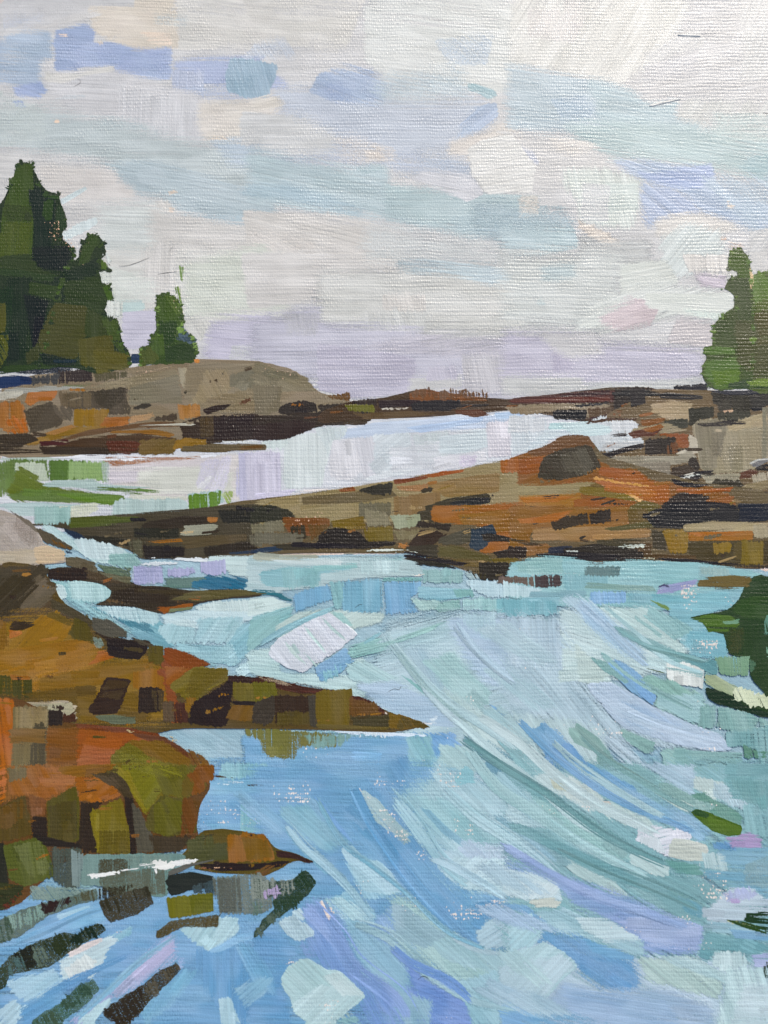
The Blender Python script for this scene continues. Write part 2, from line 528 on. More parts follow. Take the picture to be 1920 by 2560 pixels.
DATA = """
@sky F
cbc9cd 0 base,n 0 0 1659 0 1659 880 0 880
@sky 0 0
d8cbbd 5 s30 560 40 1150 40 1180 310 880 340 600 200
d0cccd -14 s14 180 190 520 85 640 60 650 110 310 190
b9bfd2 5 s26,o6 20 90 280 75 270 130 20 190
c3c1c6 0 s40 0 0 500 0 420 70 0 150
d3cfcc 8 s30 1150 0 1659 0 1659 300 1150 330
aebfc9 5 s16,o6 1000 90 1220 100 1220 150 1000 140
9cb1cd 8 s12,n 0 255 130 205 330 195 345 380 270 400 260 520 300 600 60 560 0 545
93a7d3 8 s7 345 200 540 145 615 175 612 290 690 262 800 290 890 330 1115 300 1120 515 760 512 750 425 520 442 500 470 350 470
8ca0d2 0 s12,o6 620 300 1090 320 1090 470 780 480 640 400
8fa4d4 20 s8 80 560 260 520 320 590 250 640 100 615
7f99d4 5 s4 75 655 130 648 180 688 140 700 100 685
98a8d2 0 s14 1120 400 1350 372 1659 355 1720 420 1659 570 1320 562 1120 445
abb5d3 90 s12 1110 450 1320 458 1320 640 1120 640
a3b2d4 0 s18,o7 1180 560 1659 560 1659 640 1300 640
cdcbd1 4 s14 275 480 760 440 1120 555 1310 600 1320 930 900 820 620 760 450 700 330 590
cdccd3 90 s20 760 560 1290 640 1290 920 1000 900 800 760
d3cfcc -8 s6 285 470 500 478 745 420 745 460 560 490 400 540 290 530
c5cdd6 0 s5,o6 350 640 430 615 560 618 560 632 430 640
d8cfc8 -3 s14 1290 650 1659 635 1800 655 1820 950 1659 945 1310 905 1280 780
b5c1c6 0 s24 0 710 300 690 640 770 960 820 1300 920 1659 950 1659 1480 1150 1390 1080 1290 870 1270 740 1110 640 1060 300 1010 0 940
a9bbc6 12 s14 640 1060 1000 1030 1300 1120 1659 1300 1659 1480 1150 1385 1080 1290 880 1270 860 1215 780 1190 740 1110
a7b9cc 0 s22 1360 920 1900 915 1900 1120 1500 1060
adbdc4 0 s16,o7 640 760 960 800 960 840 640 830
a0b8c6 3 s7 1300 1395 1600 1385 1645 1440 1610 1475 1480 1470 1340 1440
b9c4c5 0 s20,o7 0 600 120 640 300 720 300 900 0 960
ccc9ca 4 s16,n 0 960 320 1000 640 1060 745 1110 785 1190 865 1230 875 1275 1080 1290 1150 1390 1659 1500 1659 1700 0 1700
d3ccca 2 s16 220 1070 640 1080 745 1110 785 1190 865 1230 870 1300 400 1320 300 1250
cbd0d0 3 s26 640 1340 1000 1300 1090 1320 1100 1659 600 1659
d0cbc9 3 s22 960 1330 1130 1370 1400 1440 1650 1500 1659 1659 960 1659
d6d0cb 60 s6,o7 1090 1300 1140 1380 1010 1350 1000 1300
c4d3d8 -35 s3 378 1300 460 1255 560 1205 568 1225 500 1270 410 1320 380 1325
c9d6da 75 s3 390 1520 520 1440 630 1405 638 1445 540 1510 420 1558
e9c7ab 0 s3 350 780 380 768 395 790 360 805
e9cdb4 0 s5,o7 1080 1248 1135 1228 1155 1252 1100 1262
e3c8b4 10 s5,o7 1085 1340 1140 1348 1110 1385
e2cab2 0 s8,d4 1320 880 1480 870 1480 910 1330 905
eccab0 0 s6,d5 370 210 440 205 440 240 390 235
e5ccb8 0 s8,d5 900 190 1120 215 1120 290 960 285
dfc9b4 60 s6,d5 615 260 700 255 680 290 620 295
@sky 1 0
d3cfcc 4 s50 0 0 700 0 600 300 0 300
d4d6d6 8 s60 700 0 1659 0 1659 600 900 560 700 400
b9c2d4 60 s18,o8 0 290 180 250 270 340 230 370 0 380
7fa4bf 75 s4 -165 372 0 385 135 412 140 450 110 560 70 635 0 640 -190 590 -200 470
a5b4d0 20 s30,o7 230 690 700 680 1100 720 1100 1060 200 1100
b4bdd0 0 s30 100 560 800 620 1500 640 1350 1000 700 1030 380 800 100 700
92a8cc 20 s20 400 480 560 430 740 440 860 560 830 670 640 680 480 650 340 600
87a0cb 20 s18,o7 400 540 540 540 680 650 520 660 430 610
b0c2cf 10 s30,o8 740 520 1340 450 1400 640 1000 640 800 660
a9bdd4 40 s30,o6 1150 260 1540 220 1500 420 1250 420
d9d0c7 -15 s9 0 655 90 620 200 650 170 690 60 715 0 720
c9c9cc 0 s30 0 720 330 760 500 860 560 1000 230 1010 0 950
d1c9c7 0 s30,o7 500 900 600 880 900 960 900 1040 700 1050 540 1000
9db2d2 -40 s16 1320 810 1420 690 1560 660 1570 760 1460 850 1300 900
88b0bd 20 s5 1365 545 1440 540 1540 575 1565 625 1500 640 1440 600 1370 580
a9b7d0 5 s20,o8 860 1060 1200 1020 1400 1060 1420 1180 1200 1150 870 1120
a9bfc9 12 s20 0 960 200 1020 640 1090 860 1060 870 1240 1300 1320 1659 1270 1659 1500 1400 1560 800 1420 600 1400 0 1320
9cb8c8 12 s16 0 1200 200 1190 460 1260 720 1370 640 1400 400 1340 0 1260
a0bcc6 0 s12,o8 650 1080 760 1062 840 1080 840 1120 680 1130
a3bcc4 0 s18 830 1190 1280 1230 1659 1270 1659 1420 1200 1440 830 1430
9fb8c4 0 s18,o7 1250 1400 1659 1330 1659 1590 1300 1500
cfc9c6 14 s40 0 1350 700 1430 900 1500 1100 1659 0 1720
c3c7ca 5 s30,o8 700 1440 1300 1540 1659 1600 1659 1700 700 1700
d4ccc8 30 s24,o8 0 1480 360 1560 400 1720 0 1720
d7ccc6 20 s14 710 970 820 960 840 1040 720 1040
d9d0cb -15 s10 1240 920 1500 850 1570 790 1659 790 1740 880 1659 1180 1420 1130 1360 1010 1240 1000
c9c9d3 12 s14 1080 1100 1400 1130 1480 1260 1370 1310 1200 1230 1000 1170
@sky 2 0
d8d6d3 -60 s14,n 0 0 1165 0 1100 160 1040 290 700 560 0 420
d6cfcf -62 s40,o7 100 50 500 80 400 280 100 240
c9c7cb -8 s5 1168 -30 1200 -30 1659 -30 1659 700 1100 640 870 690 780 580 860 450 1040 285 1110 150
cfced0 -70 s14 1480 -20 1659 -20 1659 520 1480 520
c2c0c6 -15 s12,o8 860 420 1000 360 1210 300 1210 500 860 520
cccbcd -35 s12,o8 840 350 1100 210 1240 210 1240 300 900 420
a8bcca 8 s20 0 420 400 480 600 520 850 640 960 720 1180 900 600 900 0 850
9fb9c5 12 s16 480 500 640 540 780 590 860 680 1085 645 1060 760 1240 800 1280 900 900 940 560 780
98b1ca 20 s16,o7 250 640 480 620 560 760 320 780
a5bfc5 10 s24 300 780 900 800 1280 830 1659 900 1659 1180 1400 1110 1100 1080 620 1010 400 900
b5c9ca 0 s20,o7 1290 720 1659 740 1659 920 1290 880
c9cac9 -60 s16,o8 1090 640 1659 660 1659 760 1290 720 1260 850 1060 760
8db1bb 10 s14 1470 1080 1550 1010 1659 1000 1659 1200 1500 1110
9fb4d3 20 s10 640 1040 760 1030 1200 1070 1300 1080 1310 1140 1340 1200 1659 1330 1659 1500 1430 1440 1230 1390 1140 1290 960 1210 840 1160 700 1090
8da4d3 12 s8 800 1110 900 1120 1170 1080 1290 1060 1310 1100 1290 1180 1160 1230 980 1200 860 1160
a2b4d6 40 s14 830 1190 1040 1210 1180 1290 1220 1380 1000 1420 880 1480 820 1340
aabfd4 40 s20,o8 1220 1140 1659 1150 1659 1560 1480 1460 1340 1300
cfccce 6 s16 0 850 300 880 480 920 620 1020 640 1090 440 1130 300 1220 40 1270 0 1260
d9d1cb 6 s14,o8 240 900 470 910 560 960 400 1010 300 980
c4c8da 30 s10,o8 0 900 140 980 180 1060 60 1080 0 1040
dbd9d8 -10 t2,s9 -290 960 -180 900 0 860 160 1080 130 1250 -170 1258 -260 1130
d3dad7 80 s8 330 1090 620 1090 700 1110 835 1165 825 1350 780 1480 640 1480 440 1440 420 1300 330 1200
c5d2d0 0 s14,o7 600 1180 820 1180 820 1360 600 1380
ccccd1 5 s16,o8 460 1180 640 1200 620 1440 440 1430
d8cdc4 10 s14,o7 45 1270 170 1265 170 1400 45 1420
9db8c6 4 s26,o8 -260 1330 -60 1300 180 1400 300 1340 400 1420 420 1520 0 1560 -240 1500
a6bfc9 3 s26 0 1480 400 1470 440 1600 300 1640 0 1630
ddd0c6 -10 s8 420 1420 600 1500 740 1600 600 1600 440 1480
d6d0cc -10 s14 920 1440 1120 1370 1230 1390 1440 1450 1470 1490 1300 1530 940 1540
d2dadb -50 s14 960 1540 1130 1440 1370 1500 1390 1659 960 1659
b7b9bb 0 s18 430 1520 640 1560 900 1560 900 1659 430 1659
c3c2c4 -50 s10 1540 1500 1659 1480 1659 1760 1520 1659
d9a47e 0 s6,d3 1340 1540 1370 1525 1395 1532 1390 1552 1360 1556
dcbfae 20 s8,d4,o8 1385 1560 1500 1570 1520 1659 1400 1640
d6d4d4 3 t4,s2 1070 226 1100 220 1225 228 1225 238 1100 234
d6d4d4 -12 t4,s2 885 688 900 676 1095 638 1096 646 900 692
e3cdb6 0 s6,d4 1390 1300 1450 1330 1430 1360 1390 1350
@sky 0 1
d3d1ce 0 s18,n 640 -40 1659 -40 1659 400 1300 440 1000 350 640 420
d0cbc9 90 s20 920 0 1160 0 1160 180 1000 330 900 300
cfd4cf 0 s20,o8 700 60 1000 160 1000 300 720 300
d4d7dc -25 s6 1415 150 1480 110 1560 80 1600 75 1610 130 1560 180 1430 200
cdd1c7 5 s18 1190 60 1659 0 1659 340 1440 380 1200 400
b8cfd0 0 s5 715 295 930 283 938 345 870 360 790 372 720 370
c5cdc9 90 s7 685 300 730 290 790 375 800 395 690 390
bdb8cf 0 s4 790 365 1015 340 1015 470 980 580 870 610 790 590
b9b3cd 5 s20 1330 430 1480 395 1659 370 1659 700 1380 690 1300 660 1340 560
bfc0c4 5 s14,o7 1500 580 1659 580 1659 700 1480 700
c3c1bd 60 s10 1200 400 1400 420 1340 480 1300 560 1180 440
@sky 1 1
d1cccb 0 s30,n 0 -20 700 -20 700 300 350 300 0 350
cdccca 0 s20 400 100 1659 60 1659 520 400 440
a9bdc8 6 s16 900 30 1200 30 1500 70 1659 100 1659 170 1500 180 1280 120 1060 125 900 90
d0c9c6 80 s14,o8 820 250 1100 250 1100 370 820 350
c3c3c2 80 s16 700 370 1110 360 1110 520 700 500
b8b5ca 0 s24,n 0 420 160 380 320 320 430 310 430 350 400 430 700 440 1080 460 1100 600 1659 560 1659 940 660 940 390 840 0 690
b1abc4 0 s5 395 560 700 600 1040 660 1045 740 1000 880 640 930 400 870
b8b2c3 -8 s10,o8 660 600 1040 500 1250 520 1659 540 1659 680 1040 640
bfbdc0 0 s12 1000 790 1340 770 1360 870 1100 880 980 890
b6b0c6 80 s10 1120 720 1310 720 1320 800 1100 810
adabb5 80 s12,o7 170 380 400 360 400 520 200 500
bdb9c3 80 s16 1330 640 1659 620 1659 880 1350 900
@sky 2 1
c9cdcd 3 s30,n 0 0 700 -20 700 500 0 440
a8bac0 10 s12 180 60 400 50 420 140 200 165
a9bec4 0 s8,o7 155 280 200 275 215 320 170 320
d3d7d3 -12 s8 700 60 1000 20 1090 180 830 250 700 300
d4d8d6 -20 s16 540 300 900 160 1100 190 1450 240 1440 350 1350 420 1100 380 700 480 400 480
cbb7bf -15 s16 560 400 780 270 980 300 900 450 700 490 580 440
d6dad6 4 s6 860 240 1450 235 1445 345 1370 425 1080 380 860 330
cdddd6 4 s10,o7 1100 340 1380 380 1370 425 1200 390
c5b7c8 10 s10 1180 110 1390 130 1385 210 1220 200
dcd6d3 90 s10 1100 -10 1400 -10 1400 120 1150 110
c7bec3 -10 s16 1080 390 1310 430 1300 600 1000 560
c5c3c0 90 s5 1395 95 1465 95 1468 140 1395 145
b9b3cb 0 s22,n 0 480 300 500 620 560 1240 600 1240 800 900 850 400 860 0 820
bab5cc 5 s16,o8 400 660 850 640 1230 650 1230 780 760 820 420 800
aaa2bf 85 s7,o8 250 610 390 610 400 740 265 760
c2bfc4 0 s16,n 180 500 560 500 600 640 380 660 250 600
bebec0 0 s14 0 780 450 780 500 860 300 900 0 900
c2c4c5 0 s10 460 820 1040 800 1230 780 1240 830 1040 900 880 860 480 870
ccc9c9 90 s10 1540 -30 1700 -30 1700 100 1560 120
@water F
9dbac8 30 base,n 60 1130 130 1140 300 1195 420 1205 900 1195 1050 1250 1210 1235 1400 1212 1659 1230 1659 2212 0 2212 0 1500 100 1300
@water_front F
94b8cb 40 base,n 0 1640 400 1640 900 1620 1300 1600 1659 1640 1659 2212 0 2212
@pool F
c9ccd2 0 base,n 0 980 230 965 600 940 680 900 870 880 1180 875 1300 900 1300 960 1060 1020 840 1060 520 1100 400 1120 130 1150 0 1130
@pool 0 1
c6bdb6 3 s10 690 1350 1300 1290 1659 1270 1659 1600 1000 1570 700 1480
9b6a45 3 s5,d2,o8 640 1300 900 1300 1280 1290 1400 1300 1100 1350 720 1370
cfc4c4 -8 s5,o9 705 1370 1000 1330 1500 1290 1480 1340 1100 1380 715 1440
bdb2b8 3 s8 700 1400 900 1390 900 1460 710 1475
c9cab9 0 s12 900 1390 1280 1360 1520 1400 1500 1560 1000 1540 880 1480
c5bfd2 -70 s7,o8 1300 1330 1500 1290 1480 1460 1440 1560 1270 1500
d9d9d9 -45 s3,o8 1275 1490 1360 1420 1380 1430 1330 1510 1280 1510
b9b5d3 88 s6 1540 1270 1659 1270 1700 1280 1700 1570 1560 1600 1530 1540
9cb19c 0 s6 0 1290 270 1270 500 1300 260 1330 0 1330
5a7238 80 s7 60 1310 300 1320 320 1440 60 1440
627640 80 s8 -10 1330 100 1320 110 1500 0 1560
a3b28d -80 s5 98 1340 285 1335 320 1460 240 1470 96 1400
4f6b28 88 s4 315 1320 560 1325 560 1450 320 1460
86a267 88 s6,d1 440 1325 690 1330 705 1470 560 1450 430 1450
8aa08c 85 s6,o8 650 1330 705 1335 703 1475 670 1470
5e6c22 25 s7 100 1395 300 1480 560 1530 650 1545 640 1600 90 1590 30 1520 90 1460
5c7236 4 s7 20 1540 300 1500 560 1530 820 1560 760 1610 350 1600 120 1595
8dada2 3 s5 262 1480 360 1450 620 1440 650 1480 990 1498 820 1515 620 1530 480 1500 280 1500
5c7438 3 s4,d3 630 1492 780 1485 820 1498 980 1505 1010 1530 900 1555 700 1530 640 1520
5a7826 5 s5 360 1540 560 1535 800 1550 820 1575 730 1620 560 1600
c8c9b4 0 s4 850 1540 1100 1560 1300 1560 1150 1600 960 1580 820 1570
94b3ab 88 s5 770 1570 960 1575 1160 1565 1220 1600 1220 1659 720 1659 730 1610
8fb0ac 2 s4 0 1600 300 1595 560 1610 520 1640 350 1659 140 1659 0 1625
c4c8a8 0 s5,o9 330 1625 630 1600 640 1640 500 1659 380 1659
8fb2ac 88 s4 1210 1540 1440 1515 1458 1600 1250 1650
5f8030 86 s3,d2 1215 1548 1440 1518 1435 1600 1400 1650 1220 1659
c9c9b0 -5 s5 1380 1640 1659 1570 1659 1600 1440 1659
8fa35c 60 s4,d4 1440 1520 1520 1520 1500 1620 1460 1600
5a7a2c 0 s3,d4 880 1495 1050 1520 1040 1535 870 1530
dfe2e6 2 s2,d2 275 1278 520 1275 540 1290 680 1305 930 1305 1030 1310 780 1325 600 1325 300 1305
dfe2ea -4 s2,d3 1300 1280 1500 1262 1520 1275 1400 1300 1310 1310
@pool 1 1
c8ccd2 0 s6,n 0 1240 400 1120 700 1040 1250 1020 1659 1000 1659 1310 1200 1400 800 1450 300 1530 0 1570
b7c9e0 -5 s6 480 1140 760 1080 1100 1050 1250 1030 1560 1030 1659 1010 1659 1110 1100 1140 700 1180 500 1190
9dbce0 -8 s4 960 1110 1200 1080 1470 1040 1480 1070 1240 1120 1060 1145
a5c4e4 0 s3,d1 1540 1020 1659 1005 1659 1050 1560 1060
ced9d6 88 t1,s4 190 1165 470 1140 500 1200 450 1380 430 1490 200 1510 170 1450
c5d5d0 85 s6,o9 20 1210 200 1170 210 1220 180 1260 40 1240
bfb9cf 88 s5 -80 1280 160 1270 170 1520 -60 1590
b7c6c5 80 s6,o9 380 1110 600 1100 560 1190 480 1200 470 1300 430 1200
d3d2d6 82 s6 500 1200 700 1180 720 1380 600 1460 480 1440 470 1340
c9c9cf 80 s6 620 1180 780 1170 860 1300 780 1440 700 1440
cad5d9 -40 s6 760 1160 1000 1140 1010 1250 840 1430 760 1400
d2d9dc 5 t1,s5 700 1440 900 1380 1100 1350 1090 1380 900 1430 720 1465
bdcaca 86 s8,o8 1000 1160 1250 1130 1240 1340 1060 1340
d0d4d9 0 s8,o8 860 1240 1200 1200 1200 1380 880 1400
c3d2d6 -5 s7 1180 1170 1480 1120 1510 1150 1500 1240 1320 1290 1190 1280
d6d6db -15 s6 1150 1310 1320 1280 1480 1260 1500 1320 1300 1390 1170 1400
c6b8d0 40 s5,o7 1320 1290 1440 1290 1400 1370 1320 1370
cfcad2 85 s6 1490 1080 1659 1060 1659 1290 1500 1310
c9c2dc -4 s4 0 1545 100 1530 260 1510 230 1545 120 1570 0 1590
d8cdc6 -3 s4,d3 200 1540 500 1490 520 1500 340 1540 220 1560
dfe0ea 0 s1,d3,o8 860 1450 1080 1415 1090 1425 880 1465
@pool 2 1
bfcbd0 85 s6 0 1030 230 1060 240 1180 220 1250 0 1300
cbd0d3 88 s4,d1 0 1030 220 1060 215 1140 0 1150
a5d0d0 3 s5 235 1090 340 1080 620 1120 640 1160 340 1150 250 1170
c3d3d8 -2 s5 220 1120 380 1120 640 1170 660 1230 560 1260 420 1160 300 1170 60 1280
bcd6da 0 s4,o8 560 1070 640 1080 760 1100 760 1180 600 1190
c2c3c0 85 s4 640 1060 820 1070 830 1110 780 1150 700 1160 630 1120
c2c9c8 3 s3,d1 540 1200 700 1190 850 1210 840 1250 600 1270 560 1260
e6a878 0 s2,d4 560 1155 640 1150 640 1165 570 1168
@far_shore F
8d7d6b 0 base,n -20 835 60 812 160 802 300 792 420 776 560 780 640 800 690 850 760 860 760 900 680 920 600 945 230 975 160 985 -20 990
@far_shore 0 1
1c2f5c 5 s5 0 780 120 775 210 790 205 830 60 855 0 862
2c3040 5 s6,o8 90 720 420 700 500 740 250 770 100 760
3c3236 85 s4,d2 370 740 600 725 605 810 380 835
45444a 88 s5,d2 205 785 400 750 380 830 210 840
57503f 85 s4,d3 590 740 830 745 830 790 620 825
6f7358 3 s4,d3 360 845 600 820 620 840 420 862
a3a19d 5 s5,d1 0 875 100 850 420 845 560 850 380 870 180 890 120 910 0 940
c3beb4 -8 s4,o8 0 880 160 870 120 920 0 940
b5a28e -14 s4,d2 640 830 900 755 1060 715 1140 700 1130 720 920 770 700 835
8a7d68 -12 s6 560 860 900 770 1150 730 1160 860 830 870 820 850
837a6a -10 s6 830 850 1160 760 1190 960 1000 960 900 975 840 970
a89c88 85 s4 1150 720 1215 730 1245 850 1200 870 1165 830
8d7f6c -5 s6,n 1215 700 1340 680 1659 700 1800 760 1659 900 1659 1020 1400 1020 1240 960 1180 900
9a8a72 60 s8 1330 740 1480 730 1500 860 1380 960 1240 960
7c7567 -60 s6,d1 1480 760 1659 720 1750 760 1659 880 1480 850
8a7a64 5 s6 1400 900 1659 850 1659 1015 1440 1010 1300 960
3a342f 0 s2,d1 1188 870 1222 866 1220 885 1204 905
3a3230 10 s2 855 985 930 955 975 952 985 975 920 995 860 995
55504c 60 s3,d1,o7 1438 780 1460 740 1455 720 1462 722
574c44 75 s5 420 890 620 870 830 848 832 960 860 980 840 1030 700 1030 690 990 440 1000
453c36 -60 s3,d2 600 875 820 848 800 940 720 1000 620 960
6b5c4c 85 s4,d3 370 880 600 880 600 990 400 985
a8642c 0 s4 180 880 380 870 350 925 250 940 200 975 160 950
a0693a 85 s5 0 945 130 935 170 1000 180 1100 190 1150 60 1150 0 1110
b0622a 60 s2,d4 50 1060 160 1040 190 1150 40 1155
53483f -60 s4 150 1000 340 940 360 1000 415 1060 400 1100 200 1150
5f544a 60 s4,d2 340 960 480 990 470 1070 410 1070 340 1010
8f6b10 88 s4 480 992 712 990 700 1040 660 1110 480 1105
a3683a -5 s4,d1 680 1045 860 1040 810 1100 640 1120 640 1100
b99576 -8 s4,d2 850 1030 1000 1010 980 1060 830 1085
a87440 85 s4,d1 1150 960 1310 960 1310 1050 1160 1060
4b3d36 85 s4,d1 985 1045 1150 1015 1155 1065 1000 1080
33251f -8 s3 1300 1000 1400 965 1500 960 1470 990 1340 1030
8c6a30 -8 s6 130 1230 300 1150 480 1110 720 1105 620 1130 440 1170 240 1230
a0703a -20 s5 280 1150 480 1090 500 1110 360 1160
6a4e3a -6 s5 240 1230 600 1120 1000 1070 1260 1085 1260 1105 900 1110 500 1180
8f6114 3 s4 740 1130 1000 1125 1150 1150 1100 1180 900 1150 700 1150
3c302b 0 s5,n 0 1150 190 1145 260 1190 140 1240 300 1270 60 1290 0 1290
3a2b26 0 s5 1150 1100 1270 1040 1659 1020 1659 1190 1400 1210 1350 1230 1180 1190 1180 1140
2f2220 88 s5,d1 1380 1035 1659 1025 1659 1180 1390 1200
4d3c24 88 s5,o7 1290 1050 1380 1040 1390 1160 1300 1180
4a3428 2 s5 500 1180 900 1150 1150 1180 1140 1260 880 1280 560 1290 240 1270
5a2f1a 3 s3,d2 680 1195 880 1190 910 1240 850 1290 700 1270
4a2213 8 s3,d2 250 1200 440 1185 460 1220 260 1240
6f5830 -30 s6 900 1190 1140 1180 1150 1230 1130 1290 900 1290
8f6a1e -35 s4 1130 1190 1200 1178 1345 1190 1330 1240 1200 1250 1120 1260
3b2e2b 0 s5 240 1230 700 1240 720 1290 280 1290
63533c 3 s4 1180 1230 1400 1215 1659 1220 1659 1255 1400 1275 1160 1270
c8c3b8 -6 s1 900 1098 1060 1090 1240 1082 1270 1092 1240 1100 1060 1098
d9dce2 0 s1,d3 1430 1200 1560 1195 1659 1205 1659 1218 1560 1215 1450 1210
6b4a20 0 s3 1540 1235 1659 1225 1659 1245 1560 1255
e9b890 -10 k 700 790 1060 700 1140 700 900 770 700 820
e8b288 0 k 1070 675 1240 665 1240 690 1080 700
@far_shore 1 1
877c68 20 s5,d1 -20 690 30 685 160 740 330 780 385 860 400 900 330 920 0 900
6f6858 15 s2,d2 30 740 270 750 280 800 80 800
7b705f 85 s5 0 830 170 840 160 1000 60 1040 0 1030
8f7f6c -5 s5 160 880 390 870 460 910 580 940 400 960 160 960
2d2425 88 s3 145 985 200 955 300 935 385 950 400 1010 200 1030 140 1020
332823 88 s3,d1 390 970 600 945 600 1000 420 1010
6a4a30 60 s3,d2 450 910 590 880 612 880 612 940 520 935
34281f 2 s5 0 1040 400 1010 720 1015 720 1060 420 1100 250 1170 0 1200
32231f 88 s4 -20 1100 260 1060 400 1080 340 1140 180 1190 -20 1200
40311d 5 s3,d1 560 1040 760 1050 720 1090 640 1100 560 1090
e9b890 20 k 20 690 120 740 280 790 280 815 60 740
@far_reef 1 1
47331f 0 base,n 380 1090 400 1010 560 960 620 935 760 930 880 910 980 880 1060 862 1200 880 1320 905 1460 920 1659 930 1960 890 2060 880 2300 850 2560 850 2680 900 2740 960 2560 1030 2180 1090 1900 1030 1659 1000 1540 1010 1250 1030 1000 1050 700 1060
302420 85 s3,d2 620 935 780 920 785 975 620 970
6b6a1e 88 s3 570 965 760 960 775 1005 740 1020 600 1005
7b4a1e 5 s3,d1 985 900 1030 868 1100 860 1210 885 1340 900 1490 915 1500 940 1320 945 1000 950
6a4a36 85 s2,d4 1000 860 1500 880 1500 930 1000 920
2b1916 0 s3 780 935 1000 930 1150 950 1100 975 800 990
1f1a1c 85 s3 1000 955 1100 935 1325 932 1330 975 1240 1010 1010 1000
27201f 0 s3,d1 1310 960 1515 955 1510 975 1310 985
5e361a 4 s3,d1 1280 1000 1450 990 1530 1030 1420 1050 1290 1020
5f4a33 0 s3,d1 620 1015 1000 1005 1240 1015 1000 1050 700 1060
c9c2b4 0 s1,d2 800 985 1010 980 990 992 820 998
@far_reef 2 1
95866f 85 s4 -60 975 200 955 640 960 650 1060 500 1060 400 990 200 1020 0 1020
8d7b63 85 s3,d2 0 980 240 970 260 1010 100 1030 0 1020
4a2214 2 s3 0 925 220 900 460 875 650 870 900 860 1000 880 1000 910 640 950 300 955 0 960
33190f 2 s2,d2 300 890 640 875 640 900 300 915
5e2a14 2 s3,d2 0 930 640 905 640 945 0 950
2b2320 85 s4 650 880 680 855 870 848 930 880 940 960 860 990 660 1000
1b2038 60 s3 860 890 930 885 950 950 890 975
1a1c2c 0 s2,d1 395 965 640 940 640 955 440 985
14141f 88 s2 260 1000 485 993 485 1050 450 1065 270 1060
5a4638 85 s3,d3 480 990 640 970 650 1040 500 1060
3c2014 0 s4 500 1050 700 1000 1000 1010 1010 1040 820 1060 620 1060 480 1090
2c1c1c 0 s3,d1 920 880 1030 880 1040 915 940 930
1c1f30 88 s3 1042 840 1268 828 1270 930 1150 950 1050 940
32302f 60 s3,d2 1170 880 1300 870 1320 940 1280 990 1180 950
@right_shore F
6f5a45 0 base,n 1300 925 1300 900 1360 870 1410 840 1560 845 1659 850 1700 850 1700 1230 1500 1225 1350 1220 1200 1200 1080 1100 1060 1015 1230 965 1290 960
@right_shore 2 1
2a2624 4 s4 1280 880 1659 870 1700 900 1659 980 1500 1000 1300 960
202338 2 s3 1270 875 1500 872 1659 860 1659 900 1400 900
2f2b2a 85 s4 1420 910 1530 900 1545 1040 1500 1070 1320 1060 1430 1000
24221f 2 s3 1530 910 1700 890 1700 970 1560 980
3a3533 80 s3,d3 1320 940 1440 920 1440 1000 1340 1010
1a1a20 2 s2 1540 985 1640 980 1640 1000 1560 1010
b39c82 0 s7 900 960 1040 930 1180 960 1150 1080 1000 1060 900 1010
9f927c 85 s6,n 1160 1060 1500 1040 1659 1010 1700 1010 1700 1330 1560 1400 1300 1420 1220 1380 1180 1180
b8a58a -20 s7 1390 1080 1659 1010 1659 1100 1480 1130 1390 1130
8a8070 86 s5 1180 1070 1390 1050 1390 1140 1300 1400 1230 1390 1190 1200
7d7365 86 s6,o8 1285 1150 1390 1130 1360 1300 1300 1300
857e6e 88 s5 1620 980 1720 980 1720 1300 1620 1320
d2a88c 0 s3 1360 1000 1440 995 1430 1018 1370 1018
302e2c 88 s3 1140 990 1310 975 1310 1045 1150 1070
3a3936 85 s3,d1 985 1065 1140 1048 1140 1120 1000 1130 980 1110
2c2a29 85 s3,d2 1150 1040 1230 1050 1160 1110 1140 1100
3c3a36 80 s3,d2 1330 1010 1540 1000 1548 1040 1440 1080 1330 1060
9a8a72 -8 s5 620 1080 760 1060 840 1110 1000 1080 1140 1130 1000 1150 860 1130 740 1170 700 1140
7f4d20 -20 s4 830 1060 1000 1050 980 1080 880 1110 830 1090
7c6452 0 s4,d2 760 1130 940 1100 980 1120 900 1170 760 1180
5a3020 0 s3,d2 740 1150 900 1120 960 1130 930 1170 760 1175
351c14 0 s2,d2 630 1160 740 1150 760 1170 660 1175
8e4e18 -30 s4 900 1150 1130 1150 1160 1240 1080 1250 1060 1180
2e2526 85 s3 860 1190 1060 1172 1070 1285 860 1290
6b401c 85 s3,d3 1000 1230 1080 1210 1080 1290 1000 1285
c9bdae -10 s4,d1 1140 1150 1200 1180 1210 1280 1100 1290 1060 1280 1150 1240
a2988a 0 s6 820 1290 1060 1290 1160 1250 1200 1310 1050 1360 820 1370
968b7c 86 s5 620 1300 850 1290 860 1370 640 1370
877c70 86 s5 820 1340 1030 1330 1040 1460 900 1470 820 1400
2f2624 75 s3 1140 1320 1190 1300 1220 1380 1200 1400 1150 1400
3a2c24 0 s4 1030 1370 1140 1350 1200 1390 1300 1390 1200 1440 1240 1480 1080 1480 1030 1430
1f1817 -12 s2 1180 1400 1310 1385 1300 1400 1200 1450 1060 1430
d5cfc8 -18 s1 1110 1420 1180 1400 1190 1405 1130 1425
201920 0 s4,d1 560 1290 700 1240 850 1210 860 1240 700 1280 620 1310 580 1350
d8d8d6 0 s1,d2 1060 1445 1230 1405 1240 1412 1080 1455
7d7a80 -30 s3,d2 1530 1350 1620 1310 1700 1310 1700 1370 1600 1380 1540 1360
d0cdcb -20 s2 1530 1340 1600 1312 1659 1310 1659 1320 1590 1330 1545 1355
241f22 -30 s3,d1 1570 1370 1700 1340 1700 1400 1580 1390
5b3312 -30 s4 1480 1400 1560 1380 1600 1400 1550 1440 1470 1450
b3a695 80 s4 1550 1420 1659 1400 1700 1400 1700 1480 1560 1470
